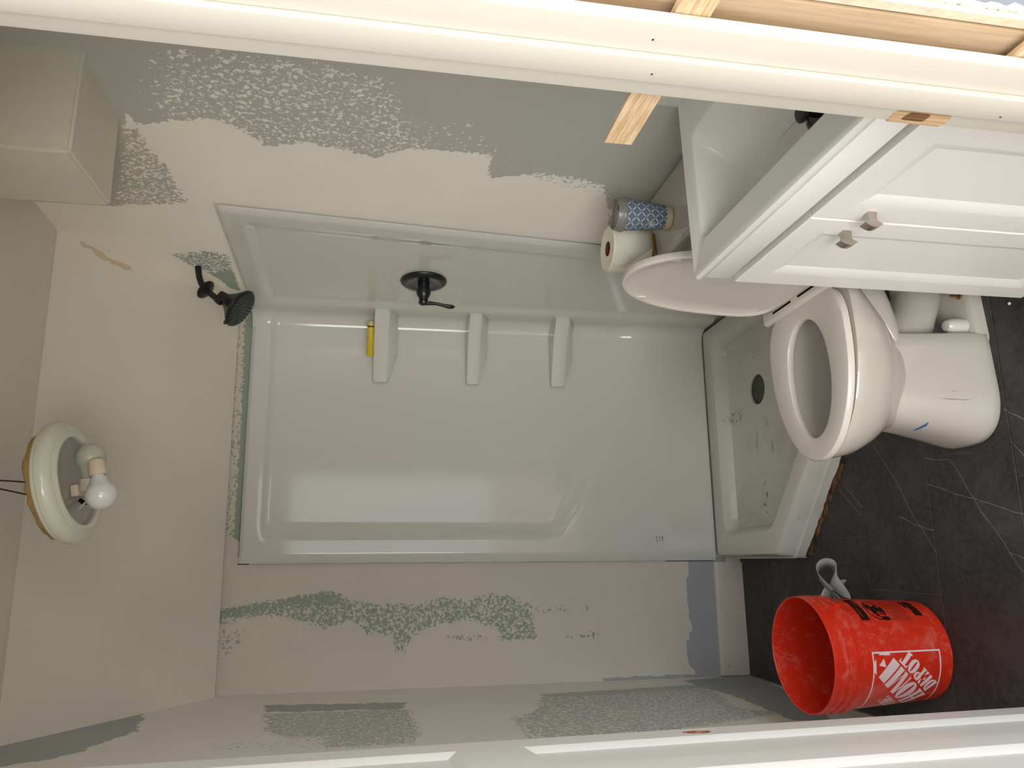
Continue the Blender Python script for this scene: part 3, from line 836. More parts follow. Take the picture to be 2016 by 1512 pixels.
pts = [VF @ Vector(p) for p in ((0.016, 0.0, 0.079), (0.006, 0, 0.083), (-0.02, 0, 0.082), (-0.045, 0, 0.083), (-0.07, 0, 0.088), (-0.092, 0, 0.092), (-0.106, 0, 0.092), (-0.112, 0, 0.091))]
tube(bm, pts, [0.007, 0.012, 0.0105, 0.0078, 0.0085, 0.0115, 0.009, 0.003], 12, True, (1.0, 0.7)); obj('lever', bm, M_black, sv, 60)

# ================================================================ YELLOW MARKER ON THE TOP SHELF
mk = thing('marker', 'yellow marker lying on the top corner shelf', 'marker', (0.79, 2.895, 1.525))
a0, a1 = Vector((0.865, 2.872, 1.5375)), Vector((0.735, 2.918, 1.5375))
md_ = (a1 - a0).normalized(); MF = along(a0, md_)
bm = BM(); lathe(bm, [(0.0, 0.022), (0.0128, 0.022), (0.0128, 0.134), (0.011, 0.138), (0.0, 0.138)], 20, MF); obj('barrel', bm, M_plug_yellow, mk)
bm = BM(); lathe(bm, [(0.0, 0.0), (0.009, 0.0), (0.0118, 0.003), (0.0125, 0.019), (0.0, 0.019)], 20, MF); obj('cap', bm, M_plug_cap, mk)
bm = BM(); lathe(bm, [(0.0126, 0.0185), (0.0131, 0.019), (0.0131, 0.0225), (0.0126, 0.023)], 20, MF); obj('black_band', bm, M_dark, mk)

# ================================================================ TOILET
TY = 1.728
TF = wall_frame(TY)       # x away from the door, y out of the wall, z up
toilet = thing('toilet', 'white elongated toilet with its lid up, between vanity and shower', 'toilet', tuple(TF @ Vector((0, 0.4, 0))))
def egg(yb, yf, w, ym, z, n=56, pw=2.0, pb=2.4, tw=0.0):
    pts = []
    for i in range(n):
        a = 2 * PI * i / n
        c, s = math.cos(a), math.sin(a)
        p = pw if s > 0 else pb
        cc = math.copysign(abs(c) ** (2 / p), c); ss = math.copysign(abs(s) ** (2 / p), s)
        pts.append((w * cc, ym + ss * ((yf - ym) if s > 0 else (ym - yb)), z))
    return pts
bm = BM()
bowl = [egg(0.50, 0.712, 0.096, 0.58, 0.235, pb=3.2), egg(0.485, 0.718, 0.106, 0.58, 0.258, pb=3.2), egg(0.455, 0.738, 0.136, 0.56, 0.285, pb=3.0), egg(0.415, 0.762, 0.162, 0.54, 0.320, pb=2.8),
        egg(0.355, 0.781, 0.178, 0.52, 0.360, pb=2.6), egg(0.28, 0.788, 0.183, 0.50, 0.392), egg(0.23, 0.788, 0.184, 0.495, 0.410), egg(0.235, 0.784, 0.180, 0.495, 0.420),
        egg(0.40, 0.740, 0.110, 0.55, 0.420), egg(0.40, 0.738, 0.108, 0.55, 0.410), egg(0.395, 0.735, 0.112, 0.55, 0.37), egg(0.41, 0.71, 0.100, 0.55, 0.32), egg(0.43, 0.68, 0.082, 0.55, 0.27), egg(0.45, 0.64, 0.055, 0.54, 0.235), egg(0.47, 0.60, 0.035, 0.53, 0.22)]
loft(bm, bowl, False, True, True, TF)
obj('bowl', bm, M_porcelain, toilet, 45)
M_water, t_, b_ = material('still_water', 0.02, 0.5); b_.inputs['Base Color'].default_value = lin((176, 168, 154)); b_.inputs['Transmission Weight'].default_value = 0.5
bm = BM(); loft(bm, [egg(0.425, 0.688, 0.087, 0.55, 0.283), egg(0.425, 0.688, 0.087, 0.55, 0.2825)], True, True, True, TF); obj('water', bm, M_water, toilet, 0)
# pedestal: solid front, cut square behind, over a base plate
def ped(yf, w, z, yb=0.485, ym=0.62):
    pts = []
    n = 36
    for i in range(n + 1):
        a = PI * i / n
        c, s = math.cos(a), math.sin(a)
        pts.append((math.copysign(abs(c) ** 0.72, c) * w, ym + (yf - ym) * abs(s) ** 0.8, z))
    pts += [(-w, ym - (ym - yb) * t, z) for t in (0.35, 0.7, 0.96)] + [(-w + 0.005, yb, z), (w - 0.005, yb, z)] + [(w, ym - (ym - yb) * t, z) for t in (0.96, 0.7, 0.35)]
    return pts
bm = BM()
loft(bm, [ped(0.752, 0.122, 0.0), ped(0.757, 0.126, 0.006), ped(0.757, 0.126, 0.026), ped(0.752, 0.122, 0.05), ped(0.735, 0.110, 0.12), ped(0.722, 0.102, 0.18), ped(0.712, 0.096, 0.235), ped(0.70, 0.09, 0.26)], True, True, True, TF)
obj('pedestal', bm, M_porcelain, toilet, 50)
bm = BM()
fp = round_poly([(-0.126, 0.52), (0.126, 0.52), (0.122, 0.20), (0.09, 0.13), (-0.09, 0.13), (-0.122, 0.20)], 0.03, 5)
def fr(d, z): return [(x * (1 - d * 6), y, z) for x, y in fp]
loft(bm, [fr(0, 0.0), fr(0, 0.022), fr(0.008, 0.034), fr(0.03, 0.038)], True, True, True, TF); obj('base_plate', bm, M_porcelain, toilet, 50)
bm = BM()
pts = [TF @ Vector(p) for p in ((0.0, 0.50, 0.20), (0.0, 0.43, 0.125), (0.0, 0.35, 0.085), (0.0, 0.28, 0.095), (0.0, 0.235, 0.15), (0.0, 0.21, 0.22), (0, 0.19, 0.30))]
tube(bm, pts, [0.062, 0.064, 0.062, 0.06, 0.06, 0.06, 0.07], 20); obj('trapway', bm, M_porcelain, toilet, 70)
bm = BM()
ctr = [((0.0, 0.515, 0.238), 0.094, 0.016), ((0.0, 0.47, 0.248), 0.098, 0.034), ((0.0, 0.42, 0.272), 0.103, 0.050), ((0, 0.36, 0.305), 0.108, 0.064), ((0, 0.28, 0.33), 0.115, 0.07), ((0, 0.2, 0.35), 0.125, 0.06)]
rg = []
for (cx_, cy_, cz_), hw_, hh_ in ctr:
    rg.append([(cx_ + hw_ * math.copysign(abs(math.cos(a)) ** 0.5, math.cos(a)), cy_ + hh_ * 0.55 * math.copysign(abs(math.sin(a)) ** 0.7, math.sin(a)), cz_ + hh_ * 0.8 * math.copysign(abs(math.sin(a)) ** 0.7, math.sin(a))) for a in [2 * PI * k / 24 for k in range(24)]])
loft(bm, rg, True, True, True, TF); obj('bowl_web', bm, M_porcelain, toilet, 60)
bm = BM(); box(bm, (-0.17, 0.03, 0.33), (0.17, 0.33, 0.405), TF, 0.03, 4); obj('tank_shelf', bm, M_porcelain, toilet, 50)
for sx in (-1, 1):
    bm = BM(); lathe(bm, [(0.021, 0.034), (0.021, 0.055), (0.019, 0.078), (0.013, 0.088), (0.0, 0.090)], 20, TF @ Matrix.Translation((sx * 0.088, 0.458, 0.0))); obj('bolt_cap', bm, M_seat, toilet)
bm = BM(); lathe(bm, [(0.003, 0.03), (0.003, 0.066)], 10, TF @ Matrix.Translation((-0.098, 0.378, 0)), True, True)
lathe(bm, [(0.009, 0.036), (0.009, 0.042), (0.004, 0.044)], 6, TF @ Matrix.Translation((-0.098, 0.378, 0)), True, True); obj('brass_bolt', bm, M_brass, toilet, 30, label='uncapped brass closet bolt')
# seat ring with hinge block
bm = BM()
so = lambda i, z: egg(0.365 + i, 0.797 - i, 0.172 - i, 0.52, z, 64, 2.0, 3.2)
si = lambda i, z: egg(0.43 - i, 0.738 + i, 0.090 + i, 0.575, z, 64, 2.0, 2.2)
loft(bm, [so(0.004, 0.4225), so(0, 0.426), so(0, 0.436), so(0.004, 0.441), so(0.012, 0.4425), si(0.010, 0.4425), si(0.002, 0.440), si(0.0, 0.435), si(0.004, 0.4225)], False, False, True, TF)
vv = bm.verts[:]; bm.verts.ensure_lookup_table()
n64 = 64
for i in range(n64):
    j = (i + 1) % n64
    bm.faces.new((bm.verts[i], bm.verts[8 * n64 + i], bm.verts[8 * n64 + j], bm.verts[j]))
obj('seat', bm, M_seat, toilet, 40)
bm = BM(); box(bm, (-0.168, 0.322, 0.424), (0.168, 0.390, 0.4525), TF, 0.012, 4); sh_ = obj('hinge_block', bm, M_seat, toilet, 40)
for sx in (-1, 1):
    bm = BM(); box(bm, (sx * 0.062 - 0.045, 0.3655, 0.4505), (sx * 0.062 + 0.045, 0.371, 0.4535), TF); obj('hinge_slot', bm, M_dark, toilet, 0)
# raised lid leaning back towards the tank
a_l = math.radians(3.4)
LF = TF @ frame((0, 0.352, 0.452), (1, 0, 0), (0, -math.sin(a_l), math.cos(a_l)), (0, math.cos(a_l), math.sin(a_l)))
def lido(i, z): return [(x, y, z) for x, y, _ in egg(0.0 + i * 0.3, 0.466 - i, 0.180 - i, 0.20, 0, 64, 2.05, 4.5)]
bm = BM(); loft(bm, [lido(0.012, -0.012), lido(0.002, -0.009), lido(0.0, -0.002), lido(0.0, 0.006), lido(0.002, 0.009), lido(0.008, 0.010), lido(0.012, 0.008), lido(0.018, 0.0035), lido(0.06, 0.002)], True, True, True, LF); obj('lid', bm, M_seat, toilet, 40)
for x, y in ((0.118, 0.38), (-0.118, 0.38)):
    bm = BM(); box(bm, (x - 0.006, y - 0.014, 0.003), (x + 0.006, y + 0.014, 0.009), LF, 0.002, 2); obj('lid_bumper', bm, M_seat, toilet, 30)
# tank
bm = BM()
tk = lambda w, d, z: [(x, y, z) for x, y in round_poly([(-w, 0.022), (w, 0.022), (w, 0.022 + d), (-w, 0.022 + d)], 0.035, 6)]
loft(bm, [tk(0.185, 0.160, 0.405), tk(0.205, 0.175, 0.44), tk(0.222, 0.190, 0.60), tk(0.228, 0.195, 0.732)], True, True, True, TF); obj('tank', bm, M_porcelain, toilet, 50)
bm = BM()
tl = lambda i, z: [(x, y, z) for x, y in round_poly([(-0.242 + i, 0.012 + i), (0.242 - i, 0.012 + i), (0.242 - i, 0.232 - i), (-0.242 + i, 0.232 - i)], 0.04, 6)]
loft(bm, [tl(0.006, 0.732), tl(0, 0.738), tl(0, 0.752), tl(0.004, 0.760), tl(0.014, 0.764)], True, True, True, TF); obj('tank_lid', bm, M_porcelain, toilet, 40)
# the plumber's blue tape end on the foot
def decal(name, pts, nrm, wdt, m, label=None):
    bm = BM()
    nrm = Vector(nrm).normalized()
    P = [Vector(p) for p in pts]
    rg = []
    for i, p in enumerate(P):
        d = (P[min(i + 1, len(P) - 1)] - P[max(i - 1, 0)]).normalized()
        s = d.cross(nrm).normalized() * (wdt[i] if isinstance(wdt, list) else wdt)
        rg.append([tuple(p + s + nrm * 0.0006), tuple(p - s + nrm * 0.0006)])
    loft(bm, rg, False, False, False)
    obj(name, bm, m, toilet, 0, label=label)
M_blue = plain('blue_masking_tape', (44, 92, 138), 0.7, 0.2, var=0.1, scale=80)
M_scuff = plain('grey_scuff', (148, 142, 134), 0.8, 0.1, var=0.2, scale=120)
decal('tape_scrap', [(0.2715, 1.6600, 0.1815), (0.2729, 1.6545, 0.1806), (0.2752, 1.6451, 0.1785), (0.2777, 1.6358, 0.1760), (0.2812, 1.6268, 0.1725), (0.2850, 1.6200, 0.1690)], (-0.92, -0.33, 0.2), [0.0015, 0.0028, 0.0034, 0.0038, 0.0042, 0.0042], M_blue, label='blue tape scrap on the foot of the toilet')
decal('scuff', [(0.3414, 1.5863, 0.1577), (0.3400, 1.5842, 0.142), (0.3388, 1.5822, 0.1257), (0.3378, 1.5794, 0.110), (0.3373, 1.5769, 0.0943), (0.3378, 1.5740, 0.080)], (-0.13, -0.98, 0.15), [0.0003, 0.0009, 0.0014, 0.0009, 0.0012, 0.0002], M_scuff)
decal('scuff', [(0.3566, 1.5818, 0.1305), (0.3585, 1.5800, 0.120), (0.3603, 1.5785, 0.1096)], (-0.015, -0.99, 0.15), [0.0002, 0.0007, 0.0003], M_scuff)
TANKZ = 0.7655
# ================================================================ THINGS ON THE TANK
def tank_pt(x, y): return tuple((wall_frame(TY) @ Vector((x, y, TANKZ))))
# toilet paper roll
rc = Vector((0.828, 1.935, TANKZ))
roll = thing('toilet_paper_roll', 'fat white toilet paper roll standing on the tank behind the cup', 'toilet paper', tuple(rc))
RF = Matrix.Translation(rc)
bm = BM(); lathe(bm, [(0.0215, 0.004), (0.062, 0.0), (0.0655, 0.004), (0.0655, 0.1125), (0.062, 0.1165), (0.0215, 0.1145)], 48, RF); bm2 = bm
obj('paper', bm, M_paper, roll, 50)
bm = BM(); lathe(bm, [(0.0215, 0.0005), (0.0215, 0.1150), (0.0195, 0.1150), (0.0195, 0.0005)], 32, RF); obj('cardboard_core', bm, M_card, roll, 50)
bm = BM()
rg = []
for k in range(12):
    a = math.radians(-150 + k * 9)
    r = 0.0662 + 0.0002 * k + (0.005 * max(0, 2 - k) if k < 3 else 0)
    zb = 0.006 + (0.0 if k > 5 else (5 - k) * 0.014)
    rg.append([(r * math.cos(a), r * math.sin(a), zb), (r * math.cos(a), r * math.sin(a), 0.112)])
loft(bm, rg, False, False, False, RF); o = obj('loose_sheet', bm, M_paper, roll, 60)
md = o.modifiers.new('t', 'SOLIDIFY'); md.thickness = 0.0006

# coffee cup
cc = Vector((0.852, 1.757, TANKZ))
cup = thing('coffee_cup', 'takeaway coffee cup with blue lattice sleeve and grey lid on the tank', 'cup', tuple(cc))
CF = Matrix.Translation(cc)
CH = 0.138
def cr(z): return 0.0295 + (0.0425 - 0.0295) * z / CH
M_cup = plain('cream_paper_cup', (212, 190, 158), 0.7, 0.3, var=0.1, scale=70)
M_lid = plain('grey_plastic_lid', (130, 126, 118), 0.3, 0.5, var=0.06, scale=30)
bm = BM(); lathe(bm, [(0.0, 0.006), (0.0275, 0.006), (0.0285, 0.0), (0.0297, 0.0005), (cr(0.03), 0.03), (cr(CH), CH)], 40, CF); obj('paper_body', bm, M_cup, cup, 40)
m, t, b = material('blue_lattice_print', 0.65, 0.25)
tc = t.new('ShaderNodeTexCoord').outputs['Object']
sp = t.new('ShaderNodeSeparateXYZ'); t.l.new(tc, sp.inputs[0])
ang = t.math('ARCTAN2', sp.outputs[1], sp.outputs[0])
uu = t.math('MULTIPLY', ang, 18 / (2 * PI)); vv_ = t.math('MULTIPLY', sp.outputs[2], 1 / 0.0132)
def fam(a):
    fr = t.math('FRACT', a)
    return t.math('SUBTRACT', 0.5, t.math('ABSOLUTE', t.math('SUBTRACT', fr, 0.5)))   # distance to nearest line
A1 = t.math('MULTIPLY', t.math('ADD', uu, vv_), 0.5); A2 = t.math('MULTIPLY', t.math('SUBTRACT', uu, vv_), 0.5)
d1, d2 = fam(A1), fam(A2)
# petals: each line is widest half-way between crossings and breaks at the crossing
w1 = t.math('MULTIPLY', t.math('SUBTRACT', d2, 0.055), 0.30); w2 = t.math('MULTIPLY', t.math('SUBTRACT', d1, 0.055), 0.30)
m1 = t.math('LESS_THAN', d1, t.math('MINIMUM', w1, 0.062)); m2 = t.math('LESS_THAN', d2, t.math('MINIMUM', w2, 0.062))
t.put(b.inputs['Base Color'], t.mix(t.math('MAXIMUM', m1, m2), lin((108, 122, 140)), lin((216, 220, 218))))
M_lattice = m
bm = BM(); lathe(bm, [(cr(0.018) + 0.0008, 0.018), (cr(0.018) + 0.0012, 0.0185), (cr(0.134) + 0.0012, 0.134), (cr(0.134), 0.1345)], 56, CF); obj('lattice_sleeve', bm, M_lattice, cup, 40)
# little butterfly mark printed on the sleeve
bm = BM()
def on_cup(a, z, off=0.0018):
    r = cr(z) + off; a = math.radians(a)
    return (r * math.cos(a), r * math.sin(a), z)
for sx, sz in ((-1, 1), (1, 1), (-1, -1), (1, -1)):
    pts = [CF @ Vector(on_cup(-150 + sx * (6.5 + 5.5 * math.cos(q)), 0.058 + sz * (0.0042 + 0.0036 * math.sin(q)))) for q in [2 * PI * k / 12 for k in range(13)]]
    tube(bm, pts, 0.0006, 5, False)
tube(bm, [CF @ Vector(on_cup(-150 + a, z)) for a, z in ((-3, 0.046), (4, 0.042), (12, 0.043))], 0.0006, 5)
M_print_white = plain('white_print', (224, 226, 224), 0.7, 0.2)
obj('butterfly_mark', bm, M_print_white, cup, 0, label='small white butterfly outline')
bm = BM(); lathe(bm, [(0.0432, 0.132), (0.0462, 0.132), (0.0468, 0.136), (0.0455, 0.141), (0.0435, 0.1435), (0.0430, 0.150), (0.0415, 0.155), (0.0395, 0.1555), (0.0382, 0.152), (0.036, 0.1475), (0.0, 0.147)], 48, CF); lid_o = obj('lid', bm, M_lid, cup, 35)
bm = BM(); tube(bm, [CF @ Vector((0.03 * math.cos(a), 0.03 * math.sin(a), 0.148)) for a in [math.radians(-160 + 14 * k) for k in range(9)]], 0.0022, 6); obj('lid_ridge', bm, M_lid, cup, 50)
bm = BM(); box(bm, (-0.007, -0.0375, 0.1538), (0.007, -0.0345, 0.1560), CF); obj('sip_hole', bm, M_dark, cup, 0)

# brass rod with a bit of wire
bz = TANKZ + 0.0045
rod = thing('brass_rod', 'short tarnished brass rod with a loose wire lying on the tank lid', 'rod', (0.82, 1.857, TANKZ))
bm = BM(); tube(bm, [(0.850, 1.863, bz), (0.842, 1.8615, bz), (0.826, 1.859, bz), (0.810, 1.8555, bz), (0.786, 1.850, bz)], [0.0042, 0.0042, 0.0036, 0.0040, 0.0040], 12)
obj('shank', bm, M_brass, rod, 40)
bm = BM(); tube(bm, bez((0.815, 1.857, bz + 0.003), (0.800, 1.858, bz + 0.006), (0.776, 1.884, bz - 0.002), 8), 0.0009, 6); obj('wire', bm, M_brass, rod, 40)

# ================================================================ VANITY
VY = 1.155
VFm = wall_frame(VY)
van = thing('vanity_cabinet', 'white two-door vanity cabinet at the right, doors facing the room', 'cabinet', tuple(VFm @ Vector((0, 0.22, 0))))
bm = BM(); box(bm, (0.284, 0.004, 0.0), (0.300, 0.425, 0.780), VFm)
box(bm, (-0.298, 0.004, 0.0), (-0.282, 0.425, 0.780), VFm)
box(bm, (-0.282, 0.010, 0.06), (0.284, 0.420, 0.075), VFm)
box(bm, (-0.282, 0.004, 0.0), (0.284, 0.010, 0.62), VFm)
box(bm, (-0.282, 0.360, 0.0), (0.284, 0.372, 0.06), VFm)
box(bm, (-0.282, 0.380, 0.735), (0.284, 0.397, 0.7795), VFm)
box(bm, (-0.015, 0.408, 0.075), (0.045, 0.425, 0.735), VFm)
obj('carcass', bm, M_cabinet, van, 30)
bm = BM(); box(bm, (-0.300, 0.428, 0.7805), (0.304, 0.4465, 0.8375), VFm, 0.002, 2); obj('apron_rail', bm, M_cabinet, van, 30)
def vdoor(x0, x1, kx):
    z0, z1 = 0.030, 0.764
    ya, yb_ = 0.430, 0.450
    bm = BM()
    def rg(i, y): return [(x0 + i, y, z0 + i), (x1 - i, y, z0 + i), (x1 - i, y, z1 - i), (x0 + i, y, z1 - i)]
    loft(bm, [rg(0, ya), rg(0, yb_ - 0.0025), rg(0.0025, yb_), rg(0.052, yb_), rg(0.056, yb_ - 0.001), rg(0.078, yb_ - 0.010), rg(0.080, yb_ - 0.010)], True, True, True, VFm)
    d = obj('door', bm, M_cabinet, van, 20)
    KF = VFm @ frame((kx, yb_, 0.6665), (1, 0, 0), (0, 0, -1), (0, 1, 0))
    bm = BM()
    sq = lambda a, c, h: [(x, y, h) for x, y in round_poly([(-a, -c), (a, -c), (a, c), (-a, c)], 0.0015, 2)]
    rgs = [sq(0.0085, 0.0085, 0.0), sq(0.0075, 0.0075, 0.010), sq(0.0075, 0.008, 0.016), sq(0.0085, 0.013, 0.020), sq(0.0085, 0.0185, 0.0225)]
    loft(bm, rgs, True, False, True, KF)
    # domed oblong cap
    cap = []
    for k in range(9):
        yv = -0.0185 + 0.037 * k / 8
        hz = 0.0225 + 0.0075 * (1 - (yv / 0.0185) ** 2)
        cap.append([(-0.0088, yv, 0.0222), (-0.0085, yv, hz), (0.0085, yv, hz), (0.0088, yv, 0.0222)])
    loft(bm, cap, True, True, True, KF)
    obj('knob', bm, M_nickel, d, 30, label='brushed nickel oblong knob')
vdoor(0.016, 0.310, 0.058)
vdoor(-0.285, 0.0125, -0.015)
# cultured marble top with moulded basin
top = thing('vanity_sink_top', 'white moulded marble vanity top with a deep oblong basin', 'sink', tuple(VFm @ Vector((0, 0.22, 0.838))))
bm = BM()
def rr_(x0, x1, y0, y1, r, z): return [(x, y, z) for x, y in round_poly([(x0, y0), (x1, y0), (x1, y1), (x0, y1)], r, 7)]
xa, xb, ya, yb_ = -0.312, 0.312, 0.002, 0.446
ix0, ix1, iy0, iy1 = -0.262, 0.268, 0.118, 0.382
rg = [rr_(xa, xb, ya, yb_, 0.006, 0.838), rr_(xa, xb, ya, yb_ + 0.004, 0.006, 0.844), rr_(xa, xb, ya, yb_ + 0.005, 0.006, 0.852), rr_(xa + 0.002, xb - 0.002, ya + 0.002, yb_ + 0.002, 0.008, 0.858), rr_(xa + 0.006, xb - 0.006, ya + 0.006, yb_ - 0.004, 0.008, 0.860),
      rr_(xa + 0.012, xb - 0.010, ya + 0.012, yb_ - 0.012, 0.008, 0.8585),
      rr_(ix0, ix1, iy0, iy1, 0.03, 0.857), rr_(ix0 + 0.004, ix1 - 0.004, iy0 + 0.004, iy1 - 0.003, 0.03, 0.854), rr_(ix0 + 0.02, ix1 - 0.010, iy0 + 0.035, iy1 - 0.006, 0.03, 0.815), rr_(ix0 + 0.04, ix1 - 0.022, iy0 + 0.065, iy1 - 0.012, 0.04, 0.775), rr_(ix0 + 0.07, ix1 - 0.045, iy0 + 0.085, iy1 - 0.022, 0.045, 0.752), rr_(ix0 + 0.11, ix1 - 0.10, iy0 + 0.10, iy1 - 0.05, 0.045, 0.741), rr_(-0.05, 0.04, 0.20, 0.28, 0.03, 0.738)]
loft(bm, rg, False, True, True, VFm); obj('slab_and_basin', bm, M_marble, top, 40)
bm = BM(); box(bm, (xa, 0.002, 0.858), (xb, 0.018, 0.94), VFm, 0.003, 2); obj('backsplash', bm, M_marble, top, 30)
DFm = VFm @ Matrix.Translation((-0.012, 0.245, 0.7385))
bm = BM(); lathe(bm, [(0.034, 0.0), (0.034, 0.003), (0.026, 0.005), (0.024, 0.003)], 32, DFm, True, True); obj('drain_flange', bm, M_black, top, 35, label='black drain flange')
bm = BM(); lathe(bm, [(0.010, 0.003), (0.010, 0.026), (0.022, 0.028), (0.023, 0.032), (0.018, 0.036), (0.0, 0.037)], 28, DFm, True, False); obj('drain_stopper', bm, M_black, top, 35, label='black pop-up stopper')
# faucet, mostly behind the jamb
fau = thing('faucet', 'black faucet at the back of the vanity basin', 'faucet', tuple(VFm @ Vector((0, 0.065, 0.859))))
bm = BM(); lathe(bm, [(0.026, 0.859), (0.026, 0.866), (0.018, 0.872), (0.016, 0.96), (0.012, 0.972), (0.0, 0.974)], 28, VFm @ Matrix.Translation((-0.02, 0.065, 0)), True); obj('body', bm, M_black, fau, 40)
bm = BM(); tube(bm, [VFm @ Vector(p) for p in ((-0.02, 0.07, 0.925), (-0.02, 0.12, 0.945), (-0.02, 0.155, 0.935), (-0.02, 0.165, 0.915))], [0.012, 0.011, 0.0105, 0.010], 12); obj('spout', bm, M_black, fau, 50)
bm = BM(); tube(bm, [VFm @ Vector(p) for p in ((-0.02, 0.065, 0.972), (-0.02, 0.05, 0.985), (-0.02, 0.035, 1.005))], [0.008, 0.006, 0.007], 10); obj('lever', bm, M_black, fau, 50)

# ================================================================ SHIMS IN THE JAMB GAP
def shim(name, label, p0, p1, z0a, z1a, z0b, z1b, x, t0, t1):
    bm = BM()
    loft(bm, [[(x, p0, z0a), (x + t0, p0, z0a), (x + t0, p0, z1a), (x, p0, z1a)], [(x, p1, z0b), (x + t1, p1, z0b), (x + t1, p1, z1b), (x, p1, z1b)]])
    o = obj(name, bm, M_shim, None, 0)
    o['label'] = label; o['category'] = 'shim'
    return o
shim('wood_shim', 'long pine shim stuck through the gap above the strike, poking over the vanity', 0.545, 0.822, 1.236, 1.272, 1.228, 1.264, 0.4945, 0.009, 0.004)
shim('wood_shim', 'pine shim at the lower right edge, level with the latch hole', 0.552, 0.700, 0.855, 0.890, 0.855, 0.890, 0.4945, 0.011, 0.005)

# ================================================================ CEILING LIGHT hanging by its wires
LC = Vector((0.163, 1.924, 2.229))
ln = Vector((0.189, -0.097, -0.978)).normalized()
lx = Vector((-1, 0, 0)); lx = (lx - ln * lx.dot(ln)).normalized(); ly = ln.cross(lx)
LFm = frame(LC - ln * 0.045 - Vector((0, 0, 0.036)), lx, ly, ln)     # x to the left of the room, z towards the open face
lamp = thing('ceiling_light', 'round white ceiling light hanging by its wires, glass missing, two bulbs', 'ceiling light', tuple(LC - ln * 0.05 - Vector((0, 0, 0.036))))
bm = BM()
lathe(bm, [(0.134, -0.004), (0.139, -0.004), (0.1405, -0.001), (0.1400, 0.004), (0.1435, 0.007), (0.1445, 0.015), (0.1415, 0.024), (0.134, 0.031), (0.1255, 0.0355), (0.1225, 0.0355), (0.1208, 0.037), (0.117, 0.0385), (0.115, 0.0380), (0.1132, 0.0395), (0.109, 0.040), (0.105, 0.0390), (0.103, 0.0355), (0.1035, 0.028)], 64, LFm); obj('pan_ring', bm, M_pan, lamp, 30)
bm = BM(); lathe(bm, [(0.1038, 0.031), (0.101, 0.020), (0.090, 0.014), (0.0, 0.013)], 48, LFm); obj('reflector', bm, M_reflect, lamp, 40)
bm = BM()
random.seed(11)
n = 48
jit = [random.uniform(-0.006, 0.006) for _ in range(n)]
def pad(r, h, k=1.0): return [((r + jit[i] * k) * math.cos(2 * PI * i / n), (r + jit[(i * 7) % n] * k) * math.sin(2 * PI * i / n), h + jit[(i * 5) % n] * 0.25) for i in range(n)]
loft(bm, [pad(0.126, -0.003), pad(0.128, -0.012), pad(0.127, -0.021), pad(0.120, -0.026), pad(0.06, -0.025)], True, True, True, LFm); obj('insulation_pad', bm, M_wool, lamp, 60, label='yellow glass-wool pad')
def bulb(base, sphere, mat, mats, sock_len):
    base, sphere = Vector(base), Vector(sphere)
    B = LFm @ base; S_ = LFm @ sphere
    d = (S_ - B).normalized(); L = (S_ - B).length
    bf = along(B, d)
    o1 = BM(); lathe(o1, [(0.0, 0.0), (0.016, 0.0), (0.0185, 0.003), (0.0195, sock_len), (0.0165, sock_len), (0.015, sock_len - 0.006)], 28, bf); s_o = obj('socket', o1, mats, lamp, 40)
    o2 = BM()
    r = 0.034
    prof = [(0.013, sock_len - 0.008), (0.0145, sock_len + 0.002), (0.019, sock_len + 0.012)]
    for k in range(12):
        a = math.radians(-48 + k * 138 / 11)
        prof.append((r * math.cos(a), L + r * math.sin(a)))
    lathe(o2, prof, 36, bf); obj('bulb', o2, mat, s_o, 60)
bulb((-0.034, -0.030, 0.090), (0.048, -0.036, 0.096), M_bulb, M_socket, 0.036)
bulb((0.026, 0.018, 0.046), (-0.052, 0.012, 0.062), M_bulb_shaded, M_socket, 0.030)
# bracket, paper label and terminal on the second socket
bm = BM(); box(bm, (0.006, 0.000, 0.014), (0.034, 0.036, 0.032), LFm, 0.004, 2); obj('socket_bracket', bm, M_socket, lamp, 30)
bm = BM(); box(bm, (0.000, 0.004, 0.0585), (0.018, 0.020, 0.0665), LFm, 0.002, 2); obj('paper_label', bm, M_foil, lamp, 20)
bm = BM(); tube(bm, [LFm @ Vector(p) for p in ((0.040, 0.040, 0.018), (0.046, 0.030, 0.026), (0.050, 0.034, 0.036))], 0.005, 8); obj('terminal', bm, M_dark, lamp, 40)
bm = BM(); tube(bm, [LFm @ Vector(p) for p in ((0.062, 0.020, 0.022), (0.050, 0.006, 0.045), (0.030, 0.004, 0.062))], 0.0022, 8); obj('lead_wire', bm, M_socket, lamp, 40)
for a, b_ in (((-0.004, 0.0, -0.024), (0.170, 1.93, 2.532)), ((0.034, 0.0, -0.024), (0.176, 1.935, 2.532))):
    bm = BM(); A_ = LFm @ Vector(a); tube(bm, bez(A_, (A_ + Vector(b_)) / 2 + Vector((0.004, 0, 0)), b_, 6), 0.0019, 8); obj('supply_wire', bm, M_wire, lamp, 40)

# ================================================================ BUCKET
bc = Vector((-0.300, 1.965, 0))
buck = thing('bucket', 'orange plastic bucket with a white printed logo on the floor', 'bucket', tuple(bc))
BF = Matrix.Translation(bc)
m, t, b = material('scuffed_orange_plastic', 0.38, 0.45)
p = t.pos()
sc_ = t.math('MULTIPLY', t.smooth(t.noise(p, 17, 5, 0.68, 0.6), 0.50, 0.74), 0.45)
sc2 = t.math('MULTIPLY', t.smooth(t.noise(t.vec('ADD', p, (3, 1, 2)), 45, 4, 0.7), 0.52, 0.74), 0.40)
col = t.mix(t.noise(p, 5, 2), lin((206, 42, 22)), lin((222, 52, 26)))
t.put(b.inputs['Base Color'], t.mix(t.math('MAXIMUM', sc_, sc2), col, lin((222, 132, 116))))
t.put(b.inputs['Roughness'], t.math('MULTIPLY_ADD', sc_, 0.5, 0.32))
M_orange = m
def br(z): return 0.1305 + 0.0195 * z / 0.368
